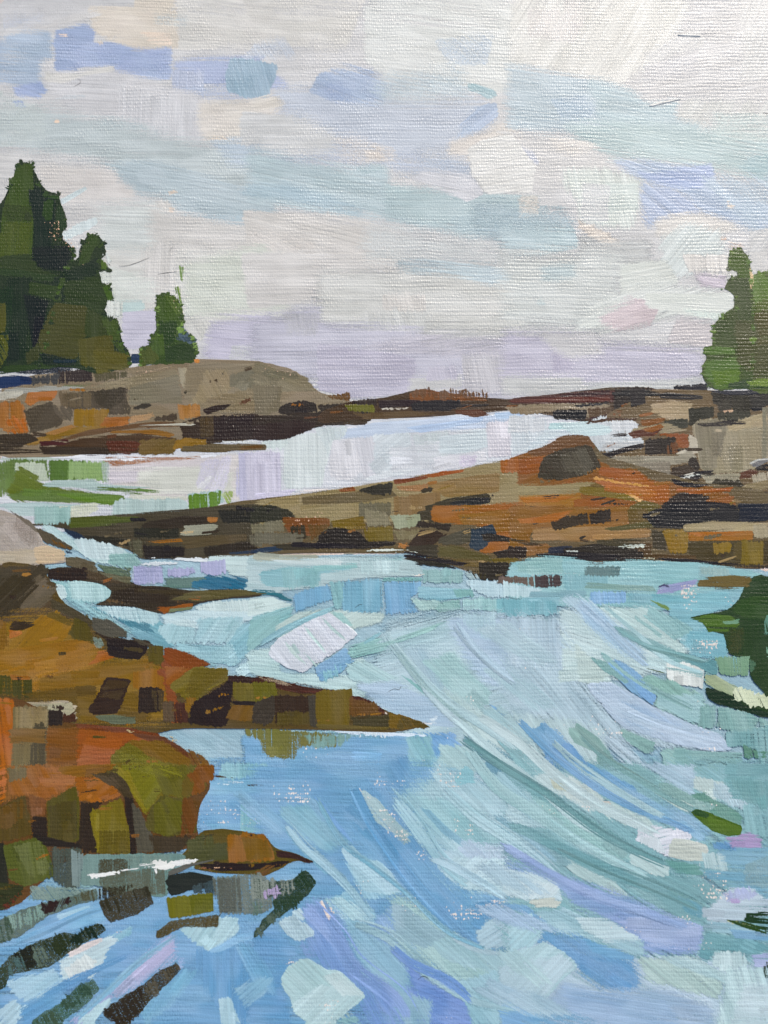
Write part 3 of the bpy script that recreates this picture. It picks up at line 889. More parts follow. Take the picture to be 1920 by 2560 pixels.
a09684 0 s4,d1 1220 1420 1480 1400 1480 1460 1260 1480
37302b 85 s4 1290 1470 1320 1445 1470 1450 1520 1490 1500 1540 1400 1560 1310 1540
8c7a5e -15 s5 1510 1480 1659 1450 1659 1510 1520 1540 1440 1560
b6aa9a -8 s3,d2 1240 1540 1310 1510 1400 1550 1330 1562
2a1f1c 0 s4 1450 1560 1659 1520 1720 1520 1720 1659 1450 1620
1a2036 0 s5 1460 1600 1720 1580 1720 1720 1480 1720
@pool 2 1
bcc4c6 80 s6,d1 380 1070 500 1075 640 1060 800 1065 835 1100 760 1150 860 1190 850 1240 700 1255 600 1275 520 1270 500 1180 400 1150
b3d0d0 -4 s5,d1 300 1075 480 1070 640 1100 640 1150 520 1170 360 1150
c9cdce 85 s4,d2 640 1060 800 1065 820 1110 740 1140 650 1130
aeb0ae -4 s5,d2 600 1200 840 1190 850 1240 700 1255 560 1260
@right_shore 2 1
2a1c18 -8 s3,d1 630 1162 700 1145 760 1150 740 1170 650 1175
5a3020 -6 s3,d1 745 1150 820 1120 940 1105 980 1125 900 1165 780 1185
8c5424 -25 s3,d2 820 1120 960 1090 990 1110 900 1150
241d20 -12 s2,d0 560 1300 700 1245 850 1212 862 1238 700 1282 620 1312
4a3020 -8 s2,d2 440 1080 640 1045 820 1050 800 1070 640 1065 520 1090
@mid_ledge F
6c5945 -3 base,n 110 1120 400 1108 520 1082 840 1048 1090 1003 1190 958 1212 945 1262 941 1284 955 1300 985 1500 1040 1700 1060 1700 1220 1560 1218 1400 1212 1210 1240 1060 1252 1000 1230 900 1195 640 1195 420 1208 300 1195 130 1140
@mid_ledge 2 1
8a5426 -18 s5,n 0 1310 200 1240 400 1210 480 1300 560 1300 640 1380 820 1370 900 1460 1250 1480 1450 1560 1450 1650 1000 1659 0 1659
6d4426 -15 s4,d1 80 1270 240 1220 310 1165 420 1150 500 1170 540 1240 520 1280 300 1290 140 1300
93511c -8 s4 0 1320 200 1300 200 1400 100 1420 0 1400
3e342f 70 s4 200 1310 290 1260 480 1220 520 1240 585 1370 480 1420 300 1460 160 1440 180 1360
544b44 65 s4,d2 300 1290 480 1240 540 1360 480 1420 340 1400
a05518 8 s3,d1 560 1370 640 1370 820 1390 900 1470 1020 1490 860 1500 700 1460 560 1420
9a8668 0 s6 0 1480 280 1480 480 1460 560 1470 460 1540 300 1580 100 1560 0 1570
a8733c 0 s8 0 1560 300 1540 460 1530 380 1659 0 1659
98561c 5 s6 400 1580 640 1540 800 1560 840 1659 380 1659
6f5520 5 s4,d1 460 1500 640 1440 860 1480 880 1500 760 1520 560 1530
7b6426 5 s6 430 1500 660 1500 820 1560 840 1600 560 1560 440 1540
a85e1c 10 s4 520 1440 660 1450 700 1430 1020 1480 1020 1600 860 1590 740 1540 560 1480
d79a5c 15 s1,d2 520 1430 700 1460 890 1490 880 1500 680 1475 520 1445
e0a468 20 s1,d1 700 1520 800 1545 850 1590 830 1600 770 1565
2e2424 0 s5 1030 1560 1080 1535 1230 1530 1240 1570 1300 1600 1300 1700 1000 1700 960 1620
242430 3 s5 900 1640 1300 1600 1300 1720 860 1760
94561c 0 s3 1250 1580 1440 1550 1440 1600 1260 1610
6a5a34 10 s5 750 1620 860 1580 980 1620 900 1670 760 1690
@mid_ledge 1 1
9c8666 -6 s6,n 0 1590 340 1530 700 1480 900 1450 1200 1400 1560 1330 1659 1310 1659 1659 0 1659
7c3f1c -12 s3 890 1450 1100 1425 1120 1440 960 1470 890 1480
a35420 -10 s3,d2 1050 1430 1200 1400 1360 1380 1340 1400 1150 1440
8c4e22 -5 s3 530 1510 640 1495 650 1525 540 1530
6e5c46 -4 s5 290 1560 600 1530 860 1500 930 1560 700 1600 300 1620
a3714a 0 s3,d2 900 1490 1130 1470 1120 1530 920 1520
2f2a2a 85 s3 650 1520 780 1480 890 1465 880 1540 760 1550
3a2f28 -20 s2,d1 1055 1520 1150 1490 1180 1495 1130 1530 1070 1540
8c6c4c 86 s5,d1 890 1560 1200 1520 1200 1640 900 1659
3d342c -12 s3,d1 1090 1620 1240 1570 1500 1528 1530 1590 1400 1620 1200 1659 1080 1659
25242e -12 s3 1250 1600 1400 1570 1510 1560 1520 1600 1300 1650
a15a24 85 s4 1580 1330 1700 1300 1700 1400 1590 1410
8f6f48 -5 s4 1100 1480 1400 1420 1580 1400 1580 1530 1240 1570
35302b 0 s4,d1 0 1620 100 1610 220 1640 280 1659 0 1659
6f6454 85 s4,d2 660 1600 880 1590 880 1659 660 1659
@mid_ledge 0 2
4c4138 -4 s5,n 120 80 440 60 560 30 900 10 1420 -40 1659 -60 1659 260 1300 300 900 310 800 210 560 180 380 100
54592c -4 s5 450 30 700 20 900 30 880 60 600 100 440 110
2e2a28 85 s4,d1 865 100 1160 90 1160 170 870 170
372b24 -6 s4 960 60 1200 20 1360 30 1350 80 1150 110 900 100
a9672c 5 s3,d1 1340 30 1420 30 1410 75 1350 75
2a2624 88 s3,d2 1410 -10 1659 -40 1659 70 1440 75
a09a8e -4 s4 1180 90 1380 75 1425 90 1360 150 1240 155 1160 150 1200 110
d8b898 -8 s1,d3 1160 130 1240 95 1260 140 1250 150
a0652c -3 s3,d1 910 190 1180 165 1200 195 1040 205
5c4b3a -8 s4 1160 160 1600 140 1610 190 1300 230 1200 240
2c2322 85 s4 920 215 1200 225 1195 290 940 308
33291f 85 s3 1320 230 1600 190 1659 240 1480 270 1330 290
24304a 12 s4 400 100 500 130 570 180 540 190 480 170
2f2a2a 12 s4 540 150 840 180 860 230 700 210 570 180
5f584c 80 s4,d2 820 170 930 180 930 300 850 270
2a3a58 -2 s4,o8 1480 265 1659 235 1659 265 1500 275
6b6258 80 s4,d1 1610 150 1700 130 1700 230 1620 215
@mid_ledge 1 2
33302d 85 s3,d1 -30 -40 160 0 170 50 0 80 -40 70
7d7262 86 s4 -40 80 170 50 190 130 0 140
7d4a24 -3 s4 165 30 480 40 480 90 380 160 220 140 180 90
3c322a 88 s3,d2 215 90 310 80 330 170 230 190
6b4a2c 88 s3,d2 330 80 480 80 420 150 350 200
70675c 86 s4 0 130 320 140 300 200 100 210 0 200
2b3a56 -4 s3 0 240 160 220 220 240 60 270 0 270
3a322c -2 s5 90 210 360 200 380 240 180 250
7d621c -10 s4 480 55 700 25 710 110 600 115 500 100
2c2426 30 s4 370 240 400 160 450 115 560 100 680 130 720 190 920 190 920 215 700 240
76601a 86 s4,d1 690 110 890 90 900 185 720 195
8f8270 88 s4,d1 700 0 860 10 880 90 720 100
a3a38e 86 s4 860 20 1060 10 1080 100 900 110
86775f 84 s4,d1 880 120 1080 110 1060 170 920 185
a05e24 -4 s6,n 1130 -40 1659 -60 1659 260 1460 270 1400 200 1500 100 1280 80 1140 70
95632c 0 s4 1300 20 1659 -30 1659 120 1540 140 1500 80 1340 90
342820 75 s3,d1 1050 55 1272 80 1250 130 1160 110 1030 100
3b2a20 -60 s4,d1 1060 110 1180 120 1240 150 1120 240 960 240 1000 190
b87a4c 20 s2,d3 910 200 990 200 980 240 920 235
504840 -20 s5 1190 160 1380 100 1460 110 1450 180 1300 215 1180 210
2e3a4e 70 s4 1395 115 1530 75 1560 140 1490 230 1440 255 1380 230
2e2626 10 s3 1450 140 1540 140 1659 180 1659 200 1480 190
5c5030 8 s5 1180 220 1300 215 1400 250 1530 290 1540 330 1440 350 1300 310 1180 270
3f3630 5 s4,d1 940 220 1180 210 1180 300 1060 290
6a5434 5 s4 1090 290 1300 300 1540 320 1450 360 1280 350 1080 320
2e2826 20 s3,d3 960 290 1240 330 1340 370 1040 350 940 350
302622 -12 s3 1530 260 1700 225 1700 290 1560 300
6f5a18 -5 s3 1520 305 1700 290 1700 330 1540 330
2f2722 88 s3,d1 1440 320 1700 330 1700 460 1450 440
3c3226 88 s2,d4 1340 380 1500 390 1500 430 1350 430
b8ada0 0 s1,d3 560 270 700 255 700 262 580 275
e4e5e6 -2 s1,d3 710 245 860 235 1050 250 1040 262 860 262 720 255
e7c4a4 0 k 180 30 480 20 480 60 190 60
@mid_ledge 2 2
8f5f30 -4 s6,n 0 -40 760 -40 760 80 600 110 140 110 100 260 0 300
a37a54 -3 s6 130 110 560 90 900 110 900 170 500 190 160 190 120 170
3b2d22 80 s3,d1 240 50 490 5 500 80 270 122
322720 80 s3,d1 500 10 640 0 650 60 690 40 690 60 510 85
2f2a22 -8 s2,d4 120 75 240 45 245 60 120 90
6b5330 88 s5 740 0 880 -20 890 90 760 110
5d5232 -6 s4 590 110 860 60 1000 90 800 110 640 125
22202c 0 s5 860 20 920 -20 1300 -40 1480 -20 1480 70 1100 110 900 100
1b2036 0 s4 1460 -60 1720 -60 1720 60 1480 70
b09a80 -4 s5 1100 85 1300 55 1659 70 1700 70 1700 130 1300 130 1110 130
a5672c 0 s4 1140 130 1560 120 1570 180 1140 190
b2a08c 85 s4 1560 80 1720 80 1720 170 1570 165
463c34 88 s4 905 120 1000 125 1000 260 910 230
8f6c10 88 s4 960 115 1110 115 1142 150 1130 270 1020 265 990 180
4a3c26 0 s5 1140 190 1659 190 1659 340 1200 310 1140 270
8f6d12 88 s4 1300 200 1400 192 1425 215 1415 260 1310 275
7d6410 88 s5 1480 180 1630 190 1628 350 1480 340
5d4a2c 88 s4 1430 200 1490 190 1490 310 1430 300
58402e 0 s4,d1 780 200 910 200 900 270 1200 280 1200 310 800 310
8f5f34 -4 s4 0 220 230 200 260 260 90 290 0 300
2c2e44 -15 s3 240 230 400 220 330 290 230 270
2f2725 -4 s4 330 230 560 200 820 240 810 310 600 330 340 340
4a4034 3 s4,d2 540 180 780 170 900 200 700 230 540 210
332620 88 s3 -30 220 100 230 90 300 20 300 -30 300
473528 0 s3,d3 0 160 120 190 240 220 100 225 0 190
6d4630 0 s3,d1 520 320 600 320 590 345 520 345
d8d8d8 -8 s1,d4 680 215 860 205 870 225 700 240
d2d2d6 4 s1,d4 360 235 440 250 430 265 360 260
c6bfae 0 s1,d3 840 285 1000 300 1140 320 1000 312 840 300
3b2f1c 85 s4,d3 1180 320 1659 340 1659 370 1300 350
ACCENTS far_shore far_reef
@spruce_tall 0 0
243009 88 base 0 1310 30 1290 60 1200 100 1150 95 1080 135 1045 215 1052 225 1130 270 1190 300 1255 400 1248 375 1300 405 1330 430 1410 442 1480 385 1512 400 1560 460 1580 490 1640 470 1720 420 1800 345 2000 310 2200 260 2372 0 2430
4b5c22 -60 s4,d4 100 1150 98 1080 125 1052 112 1140 70 1240 40 1290
3a4a0e 88 s4 110 1052 212 1055 218 1430 200 1659 180 1740 60 1780 0 1750 8 1420 30 1300 75 1200
47520b 88 s9,o8 20 1430 210 1440 190 1690 90 1730 10 1700
333f10 20 s6,o7 30 1320 215 1340 214 1440 60 1440 20 1400
1a2710 85 s6 220 1190 290 1270 370 1290 330 1659 210 1659 222 1430
2c4019 85 s4 280 1300 350 1290 345 1420 310 1440 270 1400
33461a 40 s3 215 1185 265 1190 275 1215 235 1205
26381a 80 s3 370 1335 405 1332 428 1410 440 1478 390 1505 360 1430
2c4418 5 s2,d3 300 1262 340 1245 400 1248 378 1290 400 1300 320 1290
162010 0 s10 200 1600 450 1590 480 1659 430 1760 250 1740
2e3a0c 5 s8 0 1660 200 1650 260 1740 400 1790 380 1830 0 1760
2a3a0a 15 s6 0 1740 180 1750 400 1790 370 1830 250 1820 0 1780
1f2b10 85 s8 50 1800 220 1790 160 2330 40 2360 40 2000
20300f 85 s8,o8 0 1870 90 1850 60 2290 0 2330
4a4a08 86 s6 0 1955 40 1965 45 2090 30 2150 0 2160
50520a 60 s5,d3 0 2165 62 2165 55 2310 0 2390
14201c 80 s8 150 1900 320 1950 260 2220 210 2260 180 2100
0e1a2a 85 s8 220 2060 290 2050 270 2200 220 2260
383c0e 85 s7 160 2290 290 2200 300 2300 180 2370
2c3c26 5 s5,d2 20 2370 420 2345 480 2370 150 2410 0 2430
eab08c 0 k 280 1430 420 1420 430 1480 380 1580 320 1560
e0a682 0 k 400 1560 470 1580 480 1620 430 1600
@spruce_second 0 0
26330c 10 base 500 1659 530 1570 570 1520 600 1503 690 1568 655 1620 720 1638 650 1662 650 1730 715 1720 710 1755 640 1762 660 1842 715 1842 740 1938 680 1962 690 2052 770 2070 792 2225 852 2300 840 2385 620 2425 500 2385 262 2372 300 2210 340 2000 400 1810 440 1680
33441a -55 s3,d2 540 1570 595 1508 640 1545 690 1570 655 1612 620 1600 560 1659 505 1659
1f2c0c 20 s8 340 1800 640 1660 660 1850 600 1960 380 1960 320 1900
2d3a0e 12 s8 400 1830 660 1780 720 1940 640 2050 420 1960
2f3e0e 12 s6 190 1830 400 1860 400 1960 180 1900
414208 8 s6 350 1960 560 1980 590 2080 500 2330 280 2300 240 2210 300 2060
343e10 86 s8 560 1990 690 2060 760 2090 770 2210 620 2210 540 2160
3c4c18 80 s6 660 2060 770 2072 790 2220 700 2190
4c4a08 86 s5 505 2195 730 2170 745 2280 700 2400 520 2370
534f0a 10 s8 620 2240 840 2290 842 2385 630 2420 600 2340
3a4a18 50 s5,d3 690 2180 790 2225 850 2300 780 2300
182418 20 s5,o8 250 2290 360 2300 500 2345 480 2372 280 2365
1c2c4c 0 s5,o8 340 2330 500 2330 500 2350 350 2350
3d5426 80 s3,d2 660 1850 712 1845 738 1930 700 1960 680 1900
455c2a 80 s3,d5 650 1670 712 1722 708 1752 650 1752
eab890 -60 k 510 1640 540 1560 560 1570 540 1659
e8b790 0 k 695 1700 720 1700 718 1730 695 1735
e9bf98 0 k 840 2240 900 2240 890 2290 850 2280
@small_spruce 0 1
34471a 85 base 1012 255 1060 238 1120 255 1180 320 1190 400 1200 410 1170 470 1260 530 1285 610 1260 690 1180 700 960 700 905 720 900 610 970 575 985 510 1015 495
3d5220 85 s4 1015 258 1120 252 1170 320 1170 420 1150 560 1015 560
4a5f26 60 s4,d4 1050 240 1130 260 1185 330 1190 400 1140 380
2c4016 85 s8 1020 420 1150 420 1140 560 1030 600
3f5524 85 s4,d2 975 515 1060 500 1080 640 980 660
2a3c1a 20 s6 1060 590 1180 560 1290 600 1260 680 1070 690
46500e 70 s5 900 600 975 580 1040 660 1000 700 910 715
4a5c76 80 s4,d1 1152 445 1190 448 1215 490 1260 530 1290 548 1250 565 1215 570 1150 530
33465c 40 s3,d3 1120 525 1230 520 1290 550 1200 560 1130 540
6f8a55 80 s3,d5 1155 55 1195 60 1190 190 1165 140
6f8a50 78 s3,d5 1122 200 1172 195 1192 330 1175 330
1f355a 0 s3 845 635 905 632 900 695 850 698
edb98e 60 k 1090 240 1150 250 1200 350 1180 400 1140 300
c88a58 20 s3 1255 672 1290 665 1300 692 1265 700
@spruce_right_edge 2 1
44561f 80 base 1560 130 1600 105 1659 95 1720 95 1720 900 1500 860 1480 400 1550 250
55703a 80 s5,d1 1565 125 1640 102 1659 330 1570 330 1550 220
4d5c16 80 s6 1580 300 1720 280 1720 450 1560 440
494805 5 s6 1470 420 1720 330 1720 760 1480 770 1440 560
3e4408 5 s8,o8 1480 600 1720 560 1720 850 1500 800
@spruce_right 2 1
3a4c16 85 base 1418 -30 1435 -45 1460 -40 1478 -75 1486 -50 1500 -30 1530 0 1548 80 1560 220 1570 420 1560 860 1320 872 1270 850 1225 775 1225 720 1250 680 1280 650 1232 640 1228 595 1270 592 1300 590 1298 440 1320 428 1350 400 1400 350 1445 340 1448 240 1352 216 1395 200 1395 140 1468 132 1468 100 1398 82 1400 30
42592c 85 s4 1405 -20 1470 -60 1520 -5 1548 90 1552 240 1470 260 1465 110 1400 80
35450f 85 s6 1395 140 1540 140 1555 400 1450 500 1440 240 1400 215
37470f 85 s6 1305 450 1460 350 1480 560 1440 590 1305 590
4b6a34 3 s4 1232 600 1300 585 1440 600 1450 640 1290 648 1236 640
48662f 3 s7 1250 680 1450 650 1480 700 1460 860 1320 868 1235 770
557227 10 s6,o8 1280 740 1480 740 1470 830 1320 840
3f4509 5 s8 1440 420 1590 430 1600 780 1460 700
27401c 5 s5,d1 1390 820 1500 800 1659 810 1659 870 1480 870 1390 860
6f8a3c 10 s6,o8 1500 810 1659 790 1659 850 1540 850
5d7a40 80 s4,d5 1320 372 1380 360 1380 420 1330 425
edb793 0 k 1370 190 1395 170 1395 215 1360 218
dcc0a4 80 s4,o7 1535 70 1560 130 1562 215 1545 215
5f8032 90 s4 1340 170 1345 170 1345 175 1340 175
@right_shore 2 1
1c1a20 4 s3,d1.5 940 905 1000 880 1120 890 1230 900 1240 930 1100 940 960 930
1a1a1e 2 s3,d2 640 880 820 862 960 880 960 910 760 915 640 905
211c1e 86 s3,d1 760 860 860 852 870 960 770 985
26201e 2 s3,d2 1180 1085 1420 1060 1560 1075 1420 1105 1240 1110
1f1a1c -5 s3,d1.5 1020 1440 1180 1470 1300 1480 1200 1510 1060 1490
a3581a -8 s3,d2 1060 1500 1260 1510 1440 1490 1420 1530 1200 1550 1060 1530
@mid_ledge 2 1
1d1a1f 3 s4,d1 1000 1600 1200 1580 1420 1600 1500 1640 1200 1660 980 1650
b0651c 5 s4,d2 640 1480 820 1500 960 1540 900 1570 760 1550 620 1520
b36a20 0 s4,d2 40 1560 260 1540 420 1560 300 1600 80 1610
@mid_ledge 2 2
221c1c 2 s3,d2 140 262 400 258 640 270 780 300 560 318 300 312 160 290
1f1a1a 2 s3,d2.4 900 290 1150 300 1400 330 1560 345 1300 348 1000 325
b8691f 0 s3,d2 1130 135 1360 125 1540 132 1400 155 1200 160
ad6420 -2 s4,d2 20 40 260 10 420 0 300 60 60 80
@mid_ledge 1 2
221b1c -2 s3,d2 230 195 480 200 700 215 660 235 400 240 220 225
241c1a 8 s3,d2.4 960 250 1200 290 1400 330 1340 350 1120 320 960 290
ACCENTS right_shore mid_ledge
@sky 0 1
d2d6cf 85 s3,d3,o9 635 100 720 98 730 178 660 178
d4d7d2 88 s4,d3 680 290 800 295 800 395 685 395
ccd2c6 85 s2,d5 725 180 750 180 755 280 735 285
d6dbd9 75 s2,d4 660 -30 730 -20 720 55 655 20
@water 0 2
93b4ac 88 s5 215 -40 460 -40 450 80 220 85
b9d0d0 38 s5 260 85 340 88 480 180 700 210 860 270 840 360 620 330 480 250 320 140
c3d4d6 75 s4 560 168 690 200 810 235 800 330 560 300 500 240 470 180
8fb3ae 40 s5 700 270 880 260 930 330 860 380 700 340
5f6e58 20 s4,d1 620 330 860 360 850 450 700 430
c9dad9 3 s5 1350 290 1659 280 1720 300 1720 440 1500 420 1460 370 1340 320
a4adC0 80 s3,d1 860 355 1050 345 1060 450 960 480 850 450
a9a5cb 85 s4 865 350 1050 350 1060 460 860 475
a9a5cb 85 s3,d1 1080 365 1250 355 1280 390 1200 425 1085 420
a9a5cb 85 s3,d1 1300 320 1460 305 1470 390 1380 425 1300 390
dce0e4 0 s2,d2 900 340 1020 320 1160 325 1155 345 960 350
dadde0 3 s1,d3 1110 305 1200 295 1360 300 1350 325 1200 320
dfe1e4 0 s1,d3 940 295 1010 295 1020 310 960 310
5f7a72 0 s5 1060 430 1400 420 1300 500 1100 500
2f6a86 20 s4,d1 1240 450 1460 410 1659 470 1720 490 1700 530 1500 500 1240 495
8fbabd 45 s5 330 450 640 440 730 500 720 560 620 600 500 600 400 560
b3d2d2 80 s5 440 450 600 440 720 500 715 560 640 590 460 570
c8dbdc 50 s3,d1 345 455 420 480 440 550 400 580 345 520
96c0c6 32 s5 380 560 600 600 860 760 1100 860 1340 940 1400 980 1340 970 1000 870 700 720 400 590
7fb0bd 20 s5 560 610 900 640 1040 700 1140 880 980 850 760 700
bcd5da 72 s5,d1 600 610 830 600 1040 650 1040 720 960 740 740 690
4c7f90 25 s4,d2 740 690 960 720 1020 790 960 800 800 720
6f9fae 20 s5 840 760 1060 800 1140 900 1000 870 860 800
c3d8dd 12 s5 1040 660 1280 630 1659 550 1720 560 1720 690 1560 720 1300 760 1080 760
cbdad9 78 s4,d1 1250 610 1440 570 1659 555 1720 560 1700 650 1400 650 1280 640
a9cbd2 -70 s5 1030 730 1280 700 1260 850 1100 860 1020 780
c9dcdf 12 s4 1070 710 1200 690 1285 710 1280 760 1160 740
a5c8d0 -60 s5 1280 690 1580 670 1560 820 1480 860 1260 850
8fbcc8 -40 s6 1540 740 1700 660 1760 800 1560 980 1500 1000 1400 960
92bcc6 8 s6 1150 860 1500 860 1560 980 1380 1000 1160 910
9cc2ca -35 s5,o8 1360 900 1500 850 1560 980 1520 1000 1380 970
b6d3d8 -30 s5 1540 990 1659 900 1760 980 1760 1060 1560 1040
7da4ae 30 s4 570 670 700 700 830 780 820 810 760 830 600 780
6c6a62 25 s5 590 680 720 710 830 790 690 820 600 770
ecc4a6 0 s2,d4 920 770 960 762 975 785 940 800
@water 1 2
b5c9cb 3 s6,n 0 270 500 290 800 280 1000 300 1100 380 1100 420 700 430 440 480 0 560
a9a892 5 s5,d1 0 270 400 270 420 300 200 330 0 320
c9d5d5 4 s3,d3 80 305 300 300 560 310 560 345 200 350
84b4bb 3 s6 20 380 200 350 640 345 640 370 420 400 415 450 380 480 100 495 20 450
86b3b4 88 s6,o8 160 360 415 360 415 490 180 495
8fc0be 0 s4,o9 360 350 660 335 660 365 380 390
bfd6d8 86 s5,d1 670 310 950 310 930 395 670 400
9cc4c4 0 s4 700 290 960 280 960 315 700 315
7fb3b0 0 s4,o8 820 425 1080 420 1080 450 820 455
89afae 88 s4 1080 370 1340 375 1340 460 1080 460
7fb0c8 88 s6 550 445 820 430 825 620 790 665 560 660 545 560
7fafd0 85 s5 240 540 310 500 470 470 500 565 260 655
8ab8bd 78 s5 470 450 570 450 560 640 510 630
7cacd0 84 s5 820 448 1080 450 1060 530 1000 560 1060 655 840 668
83b4c2 3 s5 1050 480 1390 495 1420 545 1200 580 1050 560
7fafac 80 s4,d1 1270 500 1400 495 1420 550 1300 560
a4c4c0 45 s5 1000 560 1200 575 1220 640 1060 640
8bb4ae 40 s4 1180 590 1320 560 1330 630 1200 655 1160 640
9fc7c8 86 s4 1340 565 1560 560 1560 645 1340 640
7fb6bf 86 s4 1560 560 1720 560 1720 665 1560 665
c3dbe4 88 s4,d1 1340 430 1700 450 1700 555 1500 555 1380 500
a5b9bd 60 s3,d3 1340 385 1440 400 1450 450 1360 430
2f6f7c 5 s3,d2 0 490 120 505 240 570 230 582 100 550 0 540
cfe0dd -10 s4 0 555 100 545 180 580 240 590 230 620 0 680
8bbabd -20 s6 0 680 160 620 250 600 230 690 140 740 120 800 0 900
87b5b4 -40 s5 0 700 160 660 160 760 80 840 0 910
c3d4cf -30 s6 120 740 260 650 440 625 700 650 840 650 820 710 660 760 300 800 120 830
9cc4c0 50 s4,d1 430 630 560 650 640 740 560 740
bdd6d6 10 s6,n 0 900 160 860 160 1040 600 1060 640 950 700 930 740 1200 640 1200 420 1150 100 1090 0 1060
d8d9e2 50 t3,s3 90 890 130 830 300 730 420 640 480 650 600 740 665 795 580 855 500 920 380 990 300 1045 180 1000 80 930
e0e0ea 48 s4,o8 260 780 420 660 560 720 640 790 540 860 420 960 330 900
b6cbc8 50 s2,d4 200 900 250 860 440 1010 360 1020
bcd2ce 7 Rd3 300 725 390 835 470 930
b6cdca 6 Rd3.2 410 665 500 760 600 850
c4d6d2 6 Rd3 180 830 260 925 340 1000
7ba8cd -22 t1,s3 375 1010 520 920 580 875 618 950 560 1040 420 1100
8cc0cc 75 s2,d4 420 1040 560 990 560 1050 440 1110
8fbdb9 -14 s6 590 880 740 810 900 800 1130 760 1100 860 900 900 620 950 600 930
7fb2bd -35 s3,d1 680 850 780 790 820 780 800 810 700 860
b3cbd4 -15 s8,n 820 700 1100 660 1340 640 1659 660 1659 1659 1500 1659 900 1440 700 1200 640 1060 800 940
adc8d0 -12 s8 820 790 1200 700 1260 770 1180 850 900 860 800 840
b5cdd6 -20 s8 760 930 960 880 1340 820 1340 960 1100 980 900 960 780 990
a9c3cf 60 s8 900 900 1100 860 1300 1320 1120 1180
afc5da 5 s8 640 1110 900 1090 1120 1200 1300 1400 1100 1380 860 1300 720 1200
b3c8dc 8 s8 1220 700 1400 640 1659 700 1659 1200 1500 1140 1320 900
b4cfd8 88 s8,o8 1300 660 1560 650 1560 760 1500 840 1380 760
a9cacb 40 s8 1070 960 1280 900 1400 1040 1530 1170 1500 1260 1280 1200
b1cfd2 30 s6 580 980 700 960 940 1080 740 1110 600 1090
76aba8 48 s3,d2 930 1050 1080 1130 1200 1210 1345 1370 1340 1385 1220 1300 1140 1220 1050 1150
7fb2b0 50 s3,d2 1145 1205 1220 1250 1330 1340 1350 1375 1250 1320 1160 1260
b1c9c9 60 s6 1180 1120 1400 1240 1540 1420 1659 1600 1600 1659 1400 1480 1260 1320
c3d8d8 35 s6 1390 1290 1540 1260 1700 1400 1700 1659 1560 1560 1450 1450
d0d2c6 55 s4 1480 1300 1560 1270 1700 1410 1700 1470 1600 1420
7fb0d8 35 s3 1500 1240 1580 1270 1760 1410 1720 1440 1600 1330
8ab8c8 0 s8,n 0 1420 700 1430 1100 1440 1300 1460 1500 1659 0 1659
7ba9cf 3 s8 0 1440 1000 1450 1000 1659 0 1659
6f9fd0 30 s8 980 1430 1280 1430 1340 1560 1250 1620 1000 1540
8fbcc8 60 s7 970 1440 1140 1440 1180 1659 1060 1659 980 1560
77a6d6 50 s6,d1 1140 1460 1300 1470 1300 1600 1220 1620 1140 1540
6a97ae 40 s6 1340 1440 1500 1500 1659 1640 1659 1700 1480 1659 1380 1540
b3cfd2 45 s6 1180 1500 1380 1520 1500 1620 1420 1700 1180 1640
727038 88 s5,d1 0 1400 120 1395 530 1440 530 1530 300 1520 260 1610 150 1600 40 1570 30 1480 0 1460
7a9c96 88 s6,d2 280 1440 660 1430 560 1520 400 1530
d9e2ea 2 s1,d3 0 1385 200 1388 200 1398 0 1402
d3e0ee 4 s2,d2 380 1405 500 1402 740 1418 1100 1438 1110 1450 860 1455 640 1440 420 1425
dde6ee 75 s1,d4 640 1415 860 1430 860 1465 680 1445
e0e0e6 0 s2,d3 1060 1375 1120 1340 1160 1390 1120 1410
d4e1ea 0 s2,d3,o8 1130 1310 1170 1300 1170 1380 1130 1370
ecdcd0 0 s2,d4 1010 410 1080 390 1080 412 1030 424
ecdad0 0 k 300 1530 480 1520 460 1600 300 1620
ecdcd6 0 k 1060 1560 1160 1600 1140 1640 1060 1640
ecdcd6 0 k 1180 1400 1300 1410 1300 1450 1200 1440
ecdcd6 0 k 850 1160 960 1180 940 1240 860 1240
ecdcd6 0 k 1380 1200 1480 1200 1460 1260 1380 1260
@water 2 2
8fbcc0 3 s6,n 0 330 200 280 400 290 500 330 800 310 1250 330 1659 400 1659 620 900 640 300 620 0 560
8fb8b6 4 s4 40 330 160 290 330 290 330 400 120 400 40 390
93c0c4 3 s5 580 330 820 310 1210 330 1215 440 1000 440 720 410 600 400
647f80 88 s4,d1 470 350 710 345 700 420 470 420
9cb5b0 88 s5,o8 1210 350 1400 360 1420 420 1220 410
bccccd 0 s1,d3,o9 100 400 460 395 460 405 110 412
6a5a50 88 s3,d1 0 410 140 415 150 490 40 470 0 470
463a38 88 s3,d2 140 410 325 405 330 480 200 500 150 490
c3dbe0 88 s4,d1 -60 440 60 470 200 500 140 560 -60 555
88b4bc 85 s4 330 410 620 415 620 470 400 510 330 500
7f9f96 4 s4,d1 480 450 920 480 940 520 700 510 460 500
84aab4 4 s5 120 510 480 510 480 560 100 560
86b5c0 0 s4 60 550 310 550 300 620 80 620
7ab0bb 85 s4 -60 560 290 580 310 670 -40 680
86afd8 85 s4 500 515 740 515 735 590 500 605
8bbcbc 30 s5 380 530 500 560 500 620 420 580
7fb0bb 3 s6 740 520 1000 540 1500 490 1500 560 1400 640 1100 650 900 610 740 590
7ab4c0 3 s6 900 560 1400 510 1440 600 1200 690 1000 640
9a98c4 -10 s4,d1 930 500 1010 470 1200 425 1200 470 1040 530 930 535
4a4a6c -30 t2,s2 940 485 990 460 1025 490 985 480 950 495
6f8a50 30 s4,d3 880 570 1000 600 1060 660 940 620
83b5c0 0 s6,n 1000 620 1300 640 1420 760 1400 960 1200 940 1080 860
7ab0be 3 s6 1120 760 1400 760 1390 940 1140 930
